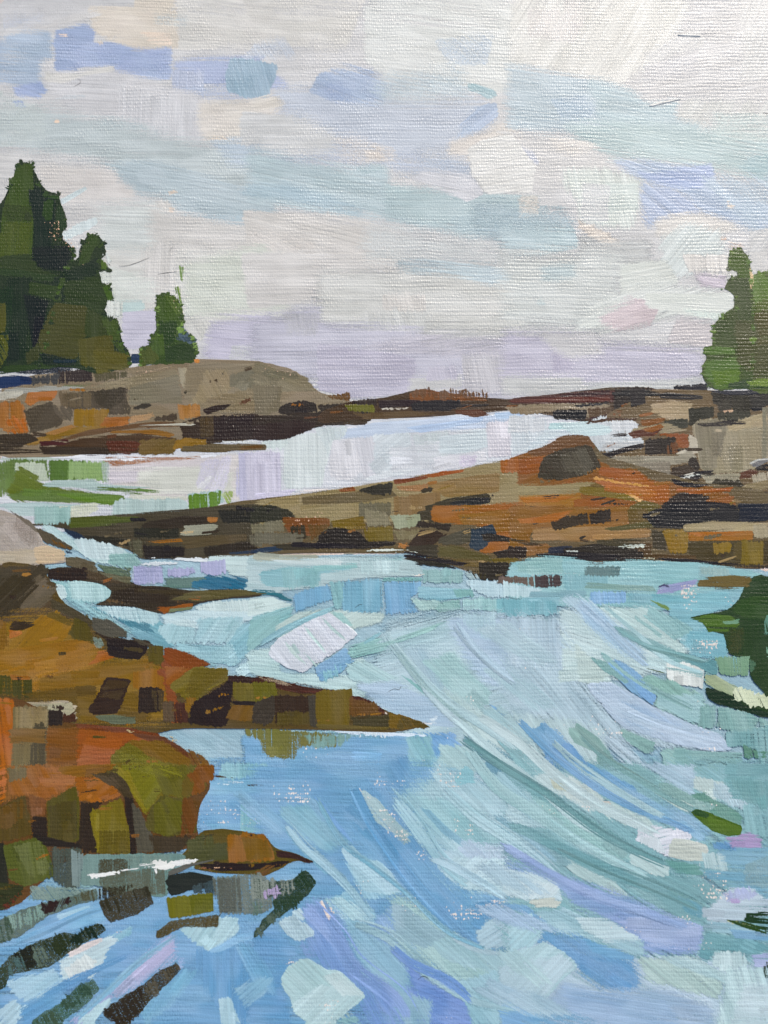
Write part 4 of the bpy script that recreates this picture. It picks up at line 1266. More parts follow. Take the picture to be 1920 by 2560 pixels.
c5d8da 20 s6,n 300 620 900 620 1150 900 1150 940 1300 1000 640 1100 300 900
b9d0dd 45 s7 300 570 370 535 500 560 700 720 880 920 830 980 700 920 400 640
adc9e0 45 s6 420 560 560 640 740 780 860 900 820 980 640 860 460 720
c3d8d6 28 s5 560 620 860 620 1100 850 1130 920 1060 900 760 760
8bb5b6 40 s5 900 615 1130 720 1180 760 1060 840 850 680
7ea8aa 32 s4 640 740 680 730 960 850 1100 920 1180 940 1320 960 1330 1060 1140 1000 960 940 840 880
8fb5b4 30 s3,d1 780 650 980 800 960 820 800 700
c0d6d8 20 s5 820 940 1000 940 1000 1060 860 1010 760 980
5d6f52 15 s2,d4 860 1010 990 1040 990 1055 880 1025
e3e5e0 88 t1,s3,d1 998 965 1120 975 1245 1010 1240 1145 1100 1120 1000 1080
93b4b3 10 s3,d3 1000 1000 1240 1040 1240 1080 1000 1030
79a09d 30 s3,d2 1245 1030 1460 1130 1430 1200 1330 1160 1245 1110
a5b5aa 40 s3,d2 1250 1050 1400 1100 1440 1180 1360 1170 1260 1120
cfdcdc 70 t1,s3,d1 1440 1130 1659 1200 1659 1280 1520 1250 1420 1220
83b0ac 88 s4,d1 1310 940 1540 930 1530 1060 1340 1050
6a9aa0 30 s5 1120 930 1330 960 1330 1060 1250 1030 1100 950
b5cad6 50 s8,n 0 680 300 680 480 1080 700 1380 1300 1440 1370 1460 1440 1540 1280 1560 600 1500 0 1300
b7cad8 88 s8 0 690 300 690 330 1000 0 1000
c0d3d2 -3 s6 320 880 420 900 640 1040 640 1100 430 1090 330 1100
c3d3cf 3 s5 400 840 640 1060 560 1120 430 1100
b9c9dd 38 t2,s4 470 1110 640 1100 920 1260 1180 1380 1375 1450 1375 1500 1440 1540 1280 1550 1040 1500 720 1400 640 1330 560 1210
a9bfdb 40 s8 560 1180 860 1260 1100 1380 1100 1460 760 1380 640 1300
86aed3 45 s5 600 950 700 960 830 1050 940 1190 900 1250 760 1160 640 1040
7ba7d6 45 s4 780 1090 870 1110 940 1190 910 1260 820 1180
7ba6a4 45 s3,d1 505 940 600 960 760 1100 740 1120 600 1040 520 970
95bcbc 40 s4,d1 560 900 640 930 660 970 600 970
8fb7ac 40 s6 820 1080 900 1050 1060 1100 1220 1180 1280 1280 1220 1380 1080 1330 920 1260 940 1190
9cc0c4 30 s6 930 1190 1240 1170 1240 1380 1160 1370 930 1260
7fa6a3 88 s5 1210 1260 1330 1250 1310 1400 1200 1400
85aba6 80 s4,d1 1330 1260 1480 1270 1659 1350 1659 1420 1480 1440 1310 1400
7aa6a8 88 s6 1380 1430 1659 1380 1659 1659 1560 1540 1380 1510
b9ced2 60 s8 0 1300 360 1330 600 1400 700 1659 400 1659 0 1400
6f9dc4 50 s5 130 1420 200 1350 300 1440 260 1560 140 1470
79a6cc 45 s6 120 1390 280 1400 420 1560 500 1659 300 1659 200 1560
6897c6 40 s5 230 1540 370 1490 560 1659 300 1659 200 1590
87a9a2 40 s4 360 1420 420 1360 560 1450 620 1540 540 1560 400 1500
84a9a4 35 s4 540 1560 620 1530 800 1659 560 1659
8ab0aa 25 s4,d1 690 1430 710 1400 940 1490 900 1560 860 1570 740 1490
bdcfdc 40 s6 560 1440 700 1460 1060 1659 760 1659
8fb6b2 30 s5 960 1540 1080 1520 1280 1570 1280 1659 1020 1659
7fa9a6 3 s5,d1 1040 1540 1280 1545 1500 1550 1500 1659 1080 1659
b0d0da 35 s3,d3 1370 710 1480 700 1470 725 1380 735
5f8a78 80 s4,d3 1490 1500 1600 1540 1659 1540 1659 1600 1500 1600
ecd2bf 0 k 20 730 160 730 160 790 20 790
ecd2bf 0 k 60 980 160 990 160 1030 80 1030
ecd9cc 0 k 1080 480 1220 470 1200 640 1120 640
ecd9cc 0 k 1300 540 1440 540 1440 620 1300 600
ecd9cc 0 k 1200 820 1340 820 1340 920 1160 920
ecd9cc 0 k 480 1340 720 1340 720 1480 480 1420
ecd9cc 0 k 300 1360 360 1370 360 1440 300 1420
ecd9cc 0 k 1220 1400 1360 1400 1340 1560 1240 1560
ecd9cc 0 k 900 1520 980 1540 980 1640 900 1620
ecd2bf 0 s3,d3 1190 1220 1220 1215 1222 1250 1200 1255
@water_front 0 3
7aa8cf 0 s8,n 0 900 200 700 500 850 1100 760 1330 60 1390 -40 1659 -40 1659 1659 0 1659
84b3d3 3 s6 1260 60 1400 70 1659 60 1659 420 1400 420 1280 330 1250 180
7ba8cf 0 s6,o8 1260 170 1520 150 1659 180 1659 350 1290 370
8fbcc6 80 s5,d1 1440 -40 1659 -40 1659 60 1400 80
84b8bc 85 s5,o8 1560 230 1659 220 1659 420 1560 410
cfdfe8 3 s1,d2 1390 95 1480 82 1590 85 1580 105 1440 108
4a3320 3 s2,d4 1380 40 1470 60 1540 68 1480 80 1400 75
3f3020 3 s1,d4 1590 100 1659 100 1659 118 1600 120
87adac 88 s6 520 560 760 560 1180 560 1340 480 1400 580 1260 640 860 700 640 760 520 780
7396a0 88 s5,d2 180 780 460 770 520 800 300 870 180 860
80aace -15 s6 0 1000 400 860 660 860 1000 820 1080 840 1090 940 800 1080 600 1000 400 1080 100 1160 0 1160
86b6d8 -15 s5 120 1090 500 950 660 880 700 980 500 1040 300 1060 120 1140
a5c9dc -20 s4,d1 360 950 560 890 640 900 480 960 380 990
7aa6cf 0 s8 660 1000 1090 840 1100 960 1030 1080 1000 1200 860 1300 600 1400 440 1520 300 1560 400 1300 700 1100
8fbccf -40 s5,d2 700 1080 860 1010 860 1080 720 1150 640 1160
c8dbe0 -25 s5 380 1250 680 1090 780 1100 700 1180 680 1260 600 1370 500 1390 400 1370
e3d3ce -25 s3,d2 440 1190 560 1130 670 1095 680 1110 560 1180 450 1230
dde3e0 60 s3,d2 400 1300 560 1200 640 1250 580 1340 460 1390
a9cbdc -30 s6 40 1380 360 1290 420 1380 300 1480 160 1520 60 1440
b7d3df -45 s5 0 1560 90 1490 180 1560 150 1620 60 1659 0 1659
6fa0cb -30 s8 120 1560 400 1380 620 1380 500 1500 300 1659 160 1659
b6b9da -45 s6 700 1460 820 1300 980 1180 1090 1090 1170 1120 1160 1200 1060 1300 900 1420 780 1480
a9b0d6 -45 s5 430 1659 600 1500 700 1460 760 1480 620 1590 520 1659
c0b9da -40 s5,o8 860 1330 1000 1200 1100 1110 1160 1160 1000 1300 880 1380
9fb2da -70 s4,d1 1150 1240 1200 1190 1300 1220 1280 1280 1160 1310
b9d6dc -55 s4 480 1659 640 1520 740 1480 700 1560 600 1659
7ba8cf 3 s8,n 1100 1100 1659 1000 1659 1659 800 1659 1000 1500 1180 1300
6f9fcb 88 s6 1250 1180 1600 1100 1659 1100 1659 1659 1490 1659 1300 1400
7fafcc -60 s7,o8 900 1560 1180 1320 1300 1300 1100 1560 940 1659
b4d3da -55 s5 1160 1040 1400 960 1540 960 1560 1040 1480 1140 1360 1200 1240 1120
8fbce0 -30 s4 1340 1190 1500 1090 1659 1020 1659 1080 1420 1200
b3d2dd 85 s4,d1 1405 1490 1500 1480 1540 1580 1570 1659 1430 1659
ecdccf -25 k 680 1080 860 1010 860 1060 640 1150
ecdcd6 0 k 1280 250 1400 200 1659 300 1659 380 1280 400
@water_front 1 3
78a6cb 3 s10,n 0 -40 1200 -40 1300 100 1659 600 1659 1659 0 1659
7ca9c6 45 s7 300 180 420 190 640 480 560 520 520 560 420 540 300 400
8ab7c9 40 s7 150 240 340 230 430 330 620 490 500 530 430 540 260 400 160 320
86b7cf 42 t1,s4 160 350 210 400 330 520 560 740 440 680 350 600 240 480 170 380
6c9fd0 45 s3 370 180 430 210 640 490 600 470 520 390 440 280
6fa0c8 50 s7 620 100 780 120 980 310 1180 580 1400 900 1480 1120 1440 1160 1240 1000 1000 800 800 600 620 480 640 300
6d9dc3 55 s6 850 -20 980 0 1080 420 1160 560 1200 600 1060 540 900 400 800 220
a9c3c6 48 s3,d1 630 150 700 140 800 200 880 300 980 400 1020 440 940 460 840 400 740 330 680 240
a3c6cf 45 s8 860 170 1100 60 1300 60 1659 300 1659 760 1400 800 1260 740 1100 520 980 320
b3d0d8 45 s8 1160 0 1400 60 1659 260 1659 560 1300 560 1180 360 1080 160
9fc6cc 42 s8 1040 180 1300 200 1659 420 1659 560 1400 520 1160 400
88b3c6 45 s4 1050 245 1120 270 1240 380 1400 510 1340 520 1200 420
b9d3dd 42 s8 1140 540 1400 520 1659 620 1659 860 1500 820 1240 720
bdcfe0 45 s8,o8 1300 460 1659 500 1659 740 1400 660
c3dce3 -45 s6 1260 560 1659 600 1659 840 1320 780
8cc0c8 10 s5 1280 60 1360 0 1420 30 1420 90 1300 120
8fbcc6 30 s6 1560 -40 1659 -40 1659 110 1600 60
92bdd0 55 s5,d1 540 520 620 490 700 560 780 600 860 650 950 780 970 800 860 840 700 860 640 780 580 600
aed0dd 40 t1,s4,d1 545 520 620 490 720 590 800 600 880 680 965 790 860 820 700 800 640 700
95c1d4 35 s4,d1 440 840 540 820 600 780 780 920 795 970 700 1040 600 1030 500 930
b1d2da 40 s4,d2 430 845 560 830 700 900 790 960 720 1010 560 980
7f9cd2 60 s8 300 880 420 860 560 980 620 1200 900 1450 960 1659 620 1659 680 1500 440 1320 290 1200 280 1100
8ca6d6 60 s7 340 880 460 880 560 1000 540 1120 400 1060 300 960
b9d0da 55 s4 130 1000 240 940 380 1050 380 1090 280 1120 200 1090
bfd6de 40 s3 230 930 290 900 330 980 300 990
8fb7cc 45 s8 560 1000 780 960 1060 1100 1120 1400 940 1659 880 1450 700 1340
8caed4 50 s8 860 880 1100 1000 1240 1200 1000 1180 800 1130 700 1060
a9c9c8 42 s7 850 820 980 800 1060 860 1240 1040 1659 1420 1659 1560 1300 1400 1060 1280 900 1100
a5c5cc 40 s6 1070 1060 1240 1040 1659 1280 1659 1420 1200 1240
9fbbc6 35 s6 870 870 980 890 1240 1080 1100 1180 900 1100
adc6cf 30 t1,s4 1230 1040 1330 1090 1460 1160 1600 1200 1659 1220 1659 1260 1440 1200 1290 1130
7d98d3 45 s7 850 1140 960 1200 1280 1400 1400 1500 1400 1659 960 1659 980 1300
7592d0 20 s8 1000 1320 1200 1400 1390 1490 1400 1659 1100 1659
91b5c8 60 s8 880 1420 1140 1500 1140 1659 960 1659
6f9fcb 3 s8 0 1000 120 1000 270 1180 250 1260 160 1400 230 1600 240 1659 0 1659
b5d2d3 42 t1,s4 160 1380 200 1290 300 1230 360 1240 460 1310 540 1310 640 1400 715 1470 640 1540 560 1600 480 1659 340 1659 240 1580 230 1500 180 1440
bfd8da -42 s5 230 1530 420 1400 620 1400 710 1470 620 1550 500 1659 360 1659 260 1600
c9dcdc 40 s4,d1 420 1340 540 1310 700 1450 700 1480 560 1480
92bcc0 20 s5 560 1620 640 1600 700 1659 480 1659
9cc3cf 50 s6 1300 1380 1560 1300 1659 1320 1659 1659 1400 1659
b7d0db -30 s6 1420 1050 1500 980 1659 900 1659 1160 1500 1180 1440 1150
6f9fc9 30 s5 1400 880 1560 840 1659 830 1659 900 1500 980 1440 1060 1400 1020
ecdcd6 0 k 100 80 360 80 350 230 120 220
ecdcd6 45 k 640 130 800 160 1060 440 1180 560 1060 580 840 430 700 300
ecdcd6 45 k 680 830 730 820 800 910 760 920
f0dccf 60 s2,d3 400 860 440 850 500 920 500 960 460 985 440 940
ecdcd6 0 k 940 840 1060 840 1060 900 1020 1010 950 1010
ecdcd6 0 k 1240 820 1659 820 1659 860 1560 940 1340 1010 1240 980
ecdcd6 0 k 1160 -20 1300 0 1340 130 1260 140 1180 100
ecdcd6 0 k 1280 290 1440 300 1400 460 1280 430
f0e0d4 30 s2,d3 1480 870 1540 880 1590 920 1540 930 1500 900
f0e0d4 0 k 400 1500 540 1500 520 1640 450 1640
f0e0d4 80 k 1200 1540 1240 1530 1270 1659 1220 1659
f0e0d4 0 k 640 680 760 680 700 860 640 800
f0e0d4 0 k 740 40 980 80 860 160 740 140
f0e0d4 60 s2,d3 630 130 670 130 690 160 650 170
f0e0d4 0 s2 22 1330 34 1350 40 1380 24 1384
f0e0d4 0 k 180 1260 280 1220 260 1300 180 1300
@water_front 2 3
8db6bb 35 s8,n 0 -40 1659 -40 1659 1659 0 1659
bccfdd 30 s8,n -10 1000 500 1200 1659 1250 1659 1659 0 1659
c0d2d2 38 s7 40 0 200 -40 400 60 500 120 600 200 520 300 460 270 300 180 160 100
c7d4cf 55 s6 240 60 380 50 520 120 600 200 500 240 360 200 260 120
c6cab4 60 s4,d1 240 60 340 80 360 150 260 140
dcc8b8 0 s4,d3 560 200 640 210 640 290 560 300
6f9cc8 40 s6 310 -40 480 -40 660 100 860 180 900 260 780 260 580 180 440 80
79a9cf 38 s5 320 -40 520 -40 800 120 820 160 640 140 430 40
88afc8 33 s7 560 60 900 200 1180 300 1300 420 1260 480 1060 380 860 300 660 180
88b0b0 30 s6 640 -40 820 -20 1000 80 1180 190 1000 160 860 120
b3c9d8 30 s7 820 -40 1180 -20 1200 60 1170 190 1000 90
c4d3cf 55 s4 1170 60 1200 55 1370 90 1360 190 1290 190 1170 130
b9ced6 60 s5 1290 90 1370 90 1540 230 1500 280 1300 190
86a9a2 30 s5 940 90 1000 90 1220 200 1260 280 1100 240 960 150
c3d2c9 30 s5 900 140 1180 240 1170 290 1060 260
6f9a8f 28 s5 1150 170 1240 150 1320 200 1480 280 1490 380 1280 290
93b4ad 60 s4 1190 200 1330 240 1260 300 1170 250
7fabae 3 s7 1170 -40 1380 -40 1370 80 1420 200 1659 260 1659 -40
74a0a0 80 s6 1390 60 1659 80 1659 270 1500 220
8fb8bb 80 s6,d1 1500 230 1659 270 1659 460 1500 420
6f9ca0 35 s7,n 0 40 160 100 330 220 480 320 900 560 1180 640 1250 700 1100 680 800 560 500 400 200 200 0 120
5f8d90 35 s4 0 60 200 130 340 230 560 370 800 530 1000 600 900 590 640 450 400 300 130 140
7ba8ac 30 s5 -10 30 120 90 300 200 400 300 200 200 0 100
b5d0d6 20 s6 0 120 120 160 130 200 360 310 480 400 300 400 0 380
9cc3c0 35 s7 120 180 400 300 600 420 760 560 900 600 640 600 440 500 240 400 100 300
c8dad6 48 s5,d1 560 210 660 220 880 310 920 370 860 400 720 380 600 310
e0e0e8 -15 s4,d2 800 420 820 380 940 370 1130 400 1150 470 1270 500 1270 560 1180 600 1020 590 900 520 800 470
d9e0e4 -75 s3,d1 820 440 940 440 1010 560 920 530 820 480
e8e6ee 85 s2,d1 1030 400 1130 405 1180 450 1100 470 1040 450
cdd0c4 12 t1,s3 1040 455 1140 465 1265 500 1270 560 1240 600 1140 600 1010 570 1020 500
b9cfd0 80 s3,d3 1210 540 1400 540 1395 680 1200 640
6fa09b 3 s5 980 590 1200 620 1250 700 1080 700
79a8bd 3 s7 1280 480 1340 460 1659 500 1659 860 1500 780 1240 720 1240 650 1400 640
6f9dc6 40 s5 1290 480 1440 470 1460 540 1300 530
b49cc6 3 s5,d1 1370 460 1480 420 1540 410 1620 450 1620 510 1540 535 1430 510
86a6ac 0 s5,o8 1500 620 1659 560 1659 780 1500 760
7fa9a6 30 s7 0 390 200 420 400 560 700 680 1000 780 1250 860 1270 950 1220 990 1000 900 700 700 500 600 200 500 0 470
74a0a4 25 s6 400 480 700 600 1000 660 1280 760 1320 830 1280 880 1080 800 860 700 600 640
c0d6d4 35 s3 760 550 860 570 1020 640 1010 710 900 690 760 620
b3ccca 35 s5 320 560 500 600 640 700 760 830 700 830 540 760 400 700 350 640
8db0b6 45 s7 0 470 240 500 400 620 340 640 100 600 0 560
9cb5da 30 s6 0 560 200 660 480 740 700 820 900 880 1120 1000 860 1020 400 850 200 740 0 660
93a8d4 20 s8 300 700 540 760 760 830 960 940 1200 1010 1240 1060 1220 1200 860 1220 640 1000 360 860
8ba5cf 3 s8 330 760 760 840 860 900 600 960 400 880
a9b6da 3 s8 660 980 1000 950 1230 1020 1240 1080 1200 1180 900 1150
80a8ac 30 s6 800 820 1000 800 1240 890 1270 950 1240 990 1100 980 920 900
6fa0ae 40 s5 1060 820 1220 880 1270 940 1210 980 1110 930
c3d2dc 3 s7 1270 900 1400 780 1560 780 1659 860 1659 960 1400 1020 1250 1000
b3b9d9 80 s5,d1 1350 800 1500 780 1600 800 1560 850 1380 870
bda8d2 3 s4,d2 1400 840 1480 830 1480 880 1420 880
9fc0cc 3 s6 1250 990 1400 1000 1659 1080 1659 1120 1300 1060
6f9fa6 20 s5 1250 1060 1400 1080 1659 1090 1659 1180 1560 1210 1320 1180 1270 1260 1200 1230
7ba6c6 5 s5 1400 1040 1659 1070 1659 1120 1440 1110
c6dae0 30 s6,n 0 640 160 680 290 740 330 860 60 860 0 820
d0dfe2 -45 s5,d1 20 720 200 730 300 760 300 840 100 850
ccd0c4 -10 s4,d1 90 850 250 830 330 870 280 900 160 910
a9c9d3 25 s6 140 930 340 900 640 1020 860 1120 870 1200 780 1230 580 1140 200 1040
c6dadf 0 s5,d1 400 960 640 980 860 1120 600 1130 460 1060
7ba9ce 30 s5 0 870 100 880 180 960 240 1000 140 980 0 910
6d9dc8 35 s5 200 1040 240 1035 500 1120 780 1240 840 1380 820 1430 700 1450 600 1440 440 1330 400 1280 330 1200 200 1120 150 1160 140 1130
6797c4 30 s5,o8 430 1200 700 1260 830 1400 700 1445 560 1400 430 1310
7aaad0 3 s6 430 1080 540 1130 800 1220 780 1260 540 1200
add0d8 -42 s7 -30 1000 120 940 200 1040 140 1160 0 1200
b5d3d9 -40 t1,s5 0 1200 140 1160 200 1115 330 1190 420 1260 430 1290 320 1380 220 1500 140 1540 0 1490
bcd2db -45 s7 0 1280 330 1200 420 1290 200 1500 0 1480
a5bcd4 8 s10 220 1500 340 1380 600 1440 1000 1430 1300 1540 1320 1659 200 1659
9cb6d4 8 s10 300 1400 620 1450 1000 1500 1100 1659 400 1659
b9cfc9 40 s7 800 1230 1180 1220 1380 1360 1340 1500 1100 1440 860 1380 850 1300
b3cdd0 30 s6 900 1220 1200 1230 1400 1330 1390 1400 1200 1330
c3d8da 88 s5 1290 1280 1310 1190 1480 1180 1550 1270 1400 1330
c0d9db 75 s8 1390 1290 1659 1280 1720 1659 1330 1659
c9dbe0 3 s8 1500 1400 1659 1400 1659 1659 1400 1659
a9b0d6 3 s4,d1 1540 1210 1659 1190 1659 1290 1580 1290
8ab3d3 20 s8 0 1480 140 1540 330 1560 640 1659 0 1659
76a6cf 15 s5 0 1560 200 1620 300 1659 0 1659
3c4a3c 80 s2,d4 1620 1300 1659 1260 1700 1260 1700 1360 1620 1360
ecdcd6 30 k 160 200 300 260 400 300 330 330 200 260
ecdcd6 0 k 450 240 640 210 640 300 460 310
ecdcd6 0 k 60 900 220 940 240 1020 140 980
ecdcd6 0 k 1120 1110 1290 1120 1280 1220 1140 1200
ecdcd6 0 k 1080 660 1400 680 1400 860 1280 860 1180 780
ecdcd6 0 k 1060 960 1320 960 1300 1010 1080 1000
ecdcd6 0 k 0 380 80 380 80 420 0 420
ecdcd6 0 k 600 980 860 1060 800 1100 640 1020
ecdcd6 0 k 800 670 960 680 940 700 800 700
ecdcd6 0 k 1600 900 1659 880 1659 960 1600 940
ecd2bf 0 k 1230 230 1360 250 1360 290 1260 270
b0a7cc 3 s3 1445 840 1455 838 1456 842 1446 845
@water_front 2 3
9fc3cc 42 s8,d1 -160 40 -60 10 120 160 220 300 120 330 -20 220
8fb4c2 40 s8,d1 -200 330 -60 300 180 470 300 600 180 600 -40 480
b9d0dc 38 s8,d2 -260 620 -100 600 120 700 260 820 100 840 -120 760
a6bfd8 35 s9,d1 -300 900 -120 860 160 960 330 1060 160 1060 -100 1000
b7d2d6 42 s7,d2 -120 1180 40 1160 200 1290 280 1400 160 1420 -20 1320
a9c3d2 30 s9,d1 -280 1420 -60 1380 260 1480 420 1600 160 1610 -120 1540
@water_front 1 3
8ab4d2 40 s8,d1 -160 160 0 130 160 300 220 420 120 430 -60 300
79a9cf 30 s8,d1 -200 700 0 660 140 740 200 840 60 860 -120 800
7aabd0 60 s8,d1 -140 1150 0 1120 120 1300 140 1480 40 1460 -80 1300
8fb8d2 -40 s7,d2 -160 1420 20 1340 120 1360 60 1480 -80 1560
@water 2 2
b3c9d3 35 s9,d1 -240 760 -60 700 160 840 320 980 180 1000 -60 900
b0cbd4 42 s9,d1 -200 1020 0 980 180 1120 300 1280 160 1300 -60 1160
a9c6cc 40 s8,d2 -220 1280 -80 1250 80 1380 160 1500 40 1500 -120 1400
93bcc2 45 s7,d2 -100 1480 40 1450 200 1580 240 1659 80 1659
@water 2 2
a6c6ca 14 Rd2.6 560 580 800 780 1000 960 1240 1050
b3cbe0 26 Rd3 400 560 560 700 740 880 900 1020
b8c8dc 46 Rd3 480 1120 700 1280 1000 1400 1400 1500
7aa5a7 20 Rd2.8 640 740 850 860 1100 930 1300 980
8db5b4 18 Rd3 560 900 760 1060 960 1180 1200 1300
@water 1 2
b0cad0 30 Rd3.2 820 780 1000 1000 1200 1200 1500 1400 1700 1560
9cc4c0 18 Rd3.2 620 900 860 850 1060 780 1220 720
a6c6c8 18 Rd3 900 900 1100 1150 1380 1400
b7cede 24 Rd3.4 1280 700 1440 900 1700 1120
8fb9c4 22 Rd3 0 880 160 780 320 700 520 620
b6ccd4 22 Rd3.4 1060 1120 1240 1300 1420 1440 1620 1640
@water_front 2 3
b8d0d2 34 Rd3 -391 -345 -91 -70 183 129 408 329 595 429
6f9ca0 20 Rd2 -341 -207 -91 -32 233 167 533 392 783 529 1008 629
c3d5d6 38 Rd3.4 -241 -357 58 -157 283 54 533 229 783 354 970 454
79a6cc 30 Rd2.4 33 -320 233 -120 483 79 733 229 1033 354 1195 429
86aca9 18 Rd2.4 408 -245 595 -70 908 129 1095 229 1258 304
a6c8ca 44 Rd3 -304 -145 -91 129 183 304 483 504 720 629 908 729
74a2a6 42 Rd2.6 -29 354 283 504 595 654 908 779 1220 917
b3d2da 44 Rd3.4 -466 104 -241 304 -16 454 183 604 308 729
97abd6 36 Rd3 -91 479 233 679 533 829 845 929 1158 1042
a9c6cc 26 Rd3 233 -195 483 17 783 204 1008 329
@water_front 1 3
6c9fc9 48 Rd2.4 620 100 760 380 1000 720 1250 980 1450 1150
8abcd2 16 Rd2.6 380 180 560 480 760 640 960 800 1240 1060 1500 1180
8ca5d8 50 Rd2.6 300 880 520 1100 640 1280 900 1480 1000 1640
9fc0ca 34 Rd3 600 1000 860 1100 1100 1320 1400 1500 1700 1580
a8cdd8 44 Rd3.5 880 180 1060 420 1200 620 1400 780
a5c9d8 26 Rd3.2 180 350 320 520 480 660 620 800 760 1000
7899d2 34 Rd3 860 1140 1000 1260 1250 1380 1420 1520
b3cfdb 26 Rd3.6 1120 560 1300 640 1500 760 1659 860
@water_front 0 3
82b2d8 30 Rd3 60 1150 300 1060 560 940 820 860
8fbbd6 26 Rd3.4 480 1640 700 1440 900 1260 1160 1080
6f9fcc 30 Rd3 240 1500 440 1400 640 1300 860 1200
@green_reflection 2 2
27401a 3 base 1560 410 1659 400 1720 400 1720 1340 1659 1320 1480 1270 1250 1210 1260 1130 1330 1150 1460 1150 1500 1180 1659 1200 1530 1060 1545 940 1395 930 1385 780 1260 780 1240 700 1140 690 1150 680 1300 655 1400 640 1480 560 1500 480
6a5a34 0 s5,d2 1200 440 1420 400 1560 420 1540 490 1400 500 1200 490
304c16 3 s6 1480 560 1659 540 1659 700 1500 690 1420 640
4a6a1c 3 s3,d2 1140 690 1290 660 1420 670 1480 720 1440 780 1260 780 1240 720
6f9a90 3 s4,d2 1360 710 1480 690 1470 720 1380 740
28401a 88 s8 1400 760 1659 740 1659 1100 1550 1060 1545 940 1400 920
3c4418 88 s10,o7 1400 760 1500 760 1480 920 1400 920
1c3222 30 s5 1250 1130 1420 1160 1500 1250 1659 1300 1659 1340 1300 1240 1260 1200
5a8a8c 80 s4 1630 700 1659 660 1720 660 1720 800 1630 800
7fa8a8 80 s4 1640 880 1720 860 1720 960 1650 930
7fa59f 88 s3,d2 1310 940 1540 930 1530 1060 1440 1070 1340 1050
4f7068 88 s4,d3 1530 950 1580 970 1570 1030 1530 1040
a5b5aa 35 s3,d2 1250 1045 1330 1060 1470 1140 1430 1195 1330 1160 1245 1110
d3dedc 68 t1,s2,d2 1440 1125 1540 1160 1700 1200 1700 1285 1540 1255 1420 1220 1430 1170
@green_reflection 2 3
1f3a24 5 s4,d3 1510 940 1659 920 1700 920 1700 1080 1640 1060 1500 990
c9cfae 15 s2,d3 1380 985 1500 1000 1600 1020 1560 1030 1440 1010
2f4a20 20 s4,d3 1380 980 1520 980 1659 1040 1659 1080 1440 1020
@seaweed_dash 2 3
49651a 18 base,d1 1158 290 1190 262 1280 290 1380 330 1490 375 1480 430 1400 440 1300 410 1200 330
2f4c30 18 s3,d1 1158 285 1200 262 1280 300 1260 330 1180 310
4f6a14 18 s3,d1 1270 310 1400 350 1485 380 1475 430 1330 410 1270 360
@low_ledge 0 2
3d342f 3 base 320 360 560 355 640 380 860 450 880 480 1040 480 1230 510 1540 500 1659 530 1659 545 1500 560 1280 590 1240 620 1060 665 1000 650 860 610 600 605 640 590 720 560 730 500 640 460 460 440 320 435
5c5346 20 s4,d1 420 290 500 285 620 320 640 400 560 380 430 350
2f2425 88 s3 310 365 570 360 575 440 400 450 310 430
4c3f36 20 s3,d2 560 370 760 410 860 460 720 470 560 430
5f5c4c 30 s4,d2 600 380 850 420 850 470 700 430
322825 85 s3,d1 735 510 900 480 1100 490 1100 590 900 600 720 580
3d332b 3 s4,d2 880 480 1260 515 1250 540 1100 560 900 520
5a5238 -3 s4 1240 510 1540 500 1659 530 1500 560 1280 580 1100 570
8a4f24 5 s3 1000 620 1140 590 1260 590 1240 620 1060 662
332a28 4 s3,d3 600 600 860 590 1100 580 1240 570 1200 600 1000 640 850 615
6f7a62 4 s3,d1 1120 620 1260 610 1240 635 1080 655
1e2c48 40 s3,o8 430 250 480 260 480 270 420 265
@pale_boulder 0 2
a79d98 10 base 0 0 80 10 160 50 220 90 270 150 275 200 420 260 430 330 250 345 0 345
a39a98 40 s14,o8 0 20 120 40 230 110 260 190 230 240 0 260
8d827e 80 s8,o6 100 30 230 110 270 200 180 230 80 100
b0a496 3 s6 0 250 240 240 250 340 0 345
bfa990 3 s4,d1 215 230 300 215 430 255 425 320 240 345
e0b898 3 k 240 220 350 220 350 290 240 280
6f665e 45 s3,d1 60 0 200 60 260 140 230 130 140 60
4f463c 50 s4,d1 230 100 340 140 480 230 470 250 400 240 280 190
6b4a2c 50 s3,d3 320 160 400 200 470 240 460 250 350 210
@brown_slope F
5f4c30 0 base 0 1212 80 1220 110 1250 128 1290 160 1320 205 1355 340 1410 420 1440 560 1480 710 1490 800 1520 915 1570 850 1583 640 1575 400 1572 300 1590 0 1540
@brown_slope 0 2
5c4a3c -40 s8,n 0 350 250 350 310 430 360 490 340 560 480 650 480 700 300 660 100 720 0 720
4d4238 -45 s8 0 360 280 340 300 480 200 620 0 700
6a5d50 -35 s6,d1 260 400 380 480 340 560 240 640 140 640 100 560
41362c -45 s6,d2 0 420 200 400 260 480 100 660 0 690
574736 -3 s5,d1 310 430 360 450 370 500 300 470
8c6a16 -3 s8,n 0 700 100 660 300 660 460 720 540 690 600 800 630 960 1000 940 1080 1000 1100 1370 500 1370 440 1240 200 1200 0 1180
996f1a -50 s6 130 780 290 660 500 730 400 840 220 1010 0 1040 0 820
5c5020 88 s6 480 690 570 670 600 770 620 880 500 860 440 790
6e571c 30 s6,d1 320 640 400 660 490 730 460 740 300 680
4f4436 30 s5 330 560 480 620 600 700 600 780 560 720 480 690 330 620
3d2f28 -8 s3,d2 50 750 100 700 230 710 230 730 160 770 90 775
b0672a -20 s3,d1 50 760 140 770 140 800 60 830
87601a 88 s6 0 705 45 710 60 870 0 900
9a6c1c -10 s6 0 900 500 820 640 860 630 960 400 1060 0 1080
a2701c -15 s8,o8 160 960 560 880 700 940 500 1080 200 1180
a8601e -15 s5,d1 630 900 720 890 760 940 700 960 560 1000 620 950
8a651a -5 s8 240 1080 600 1000 980 950 1060 1100 1060 1180 800 1100 260 1180
98661c 88 s6 860 1040 1080 1000 1080 1160 1100 1240 900 1150 860 1140
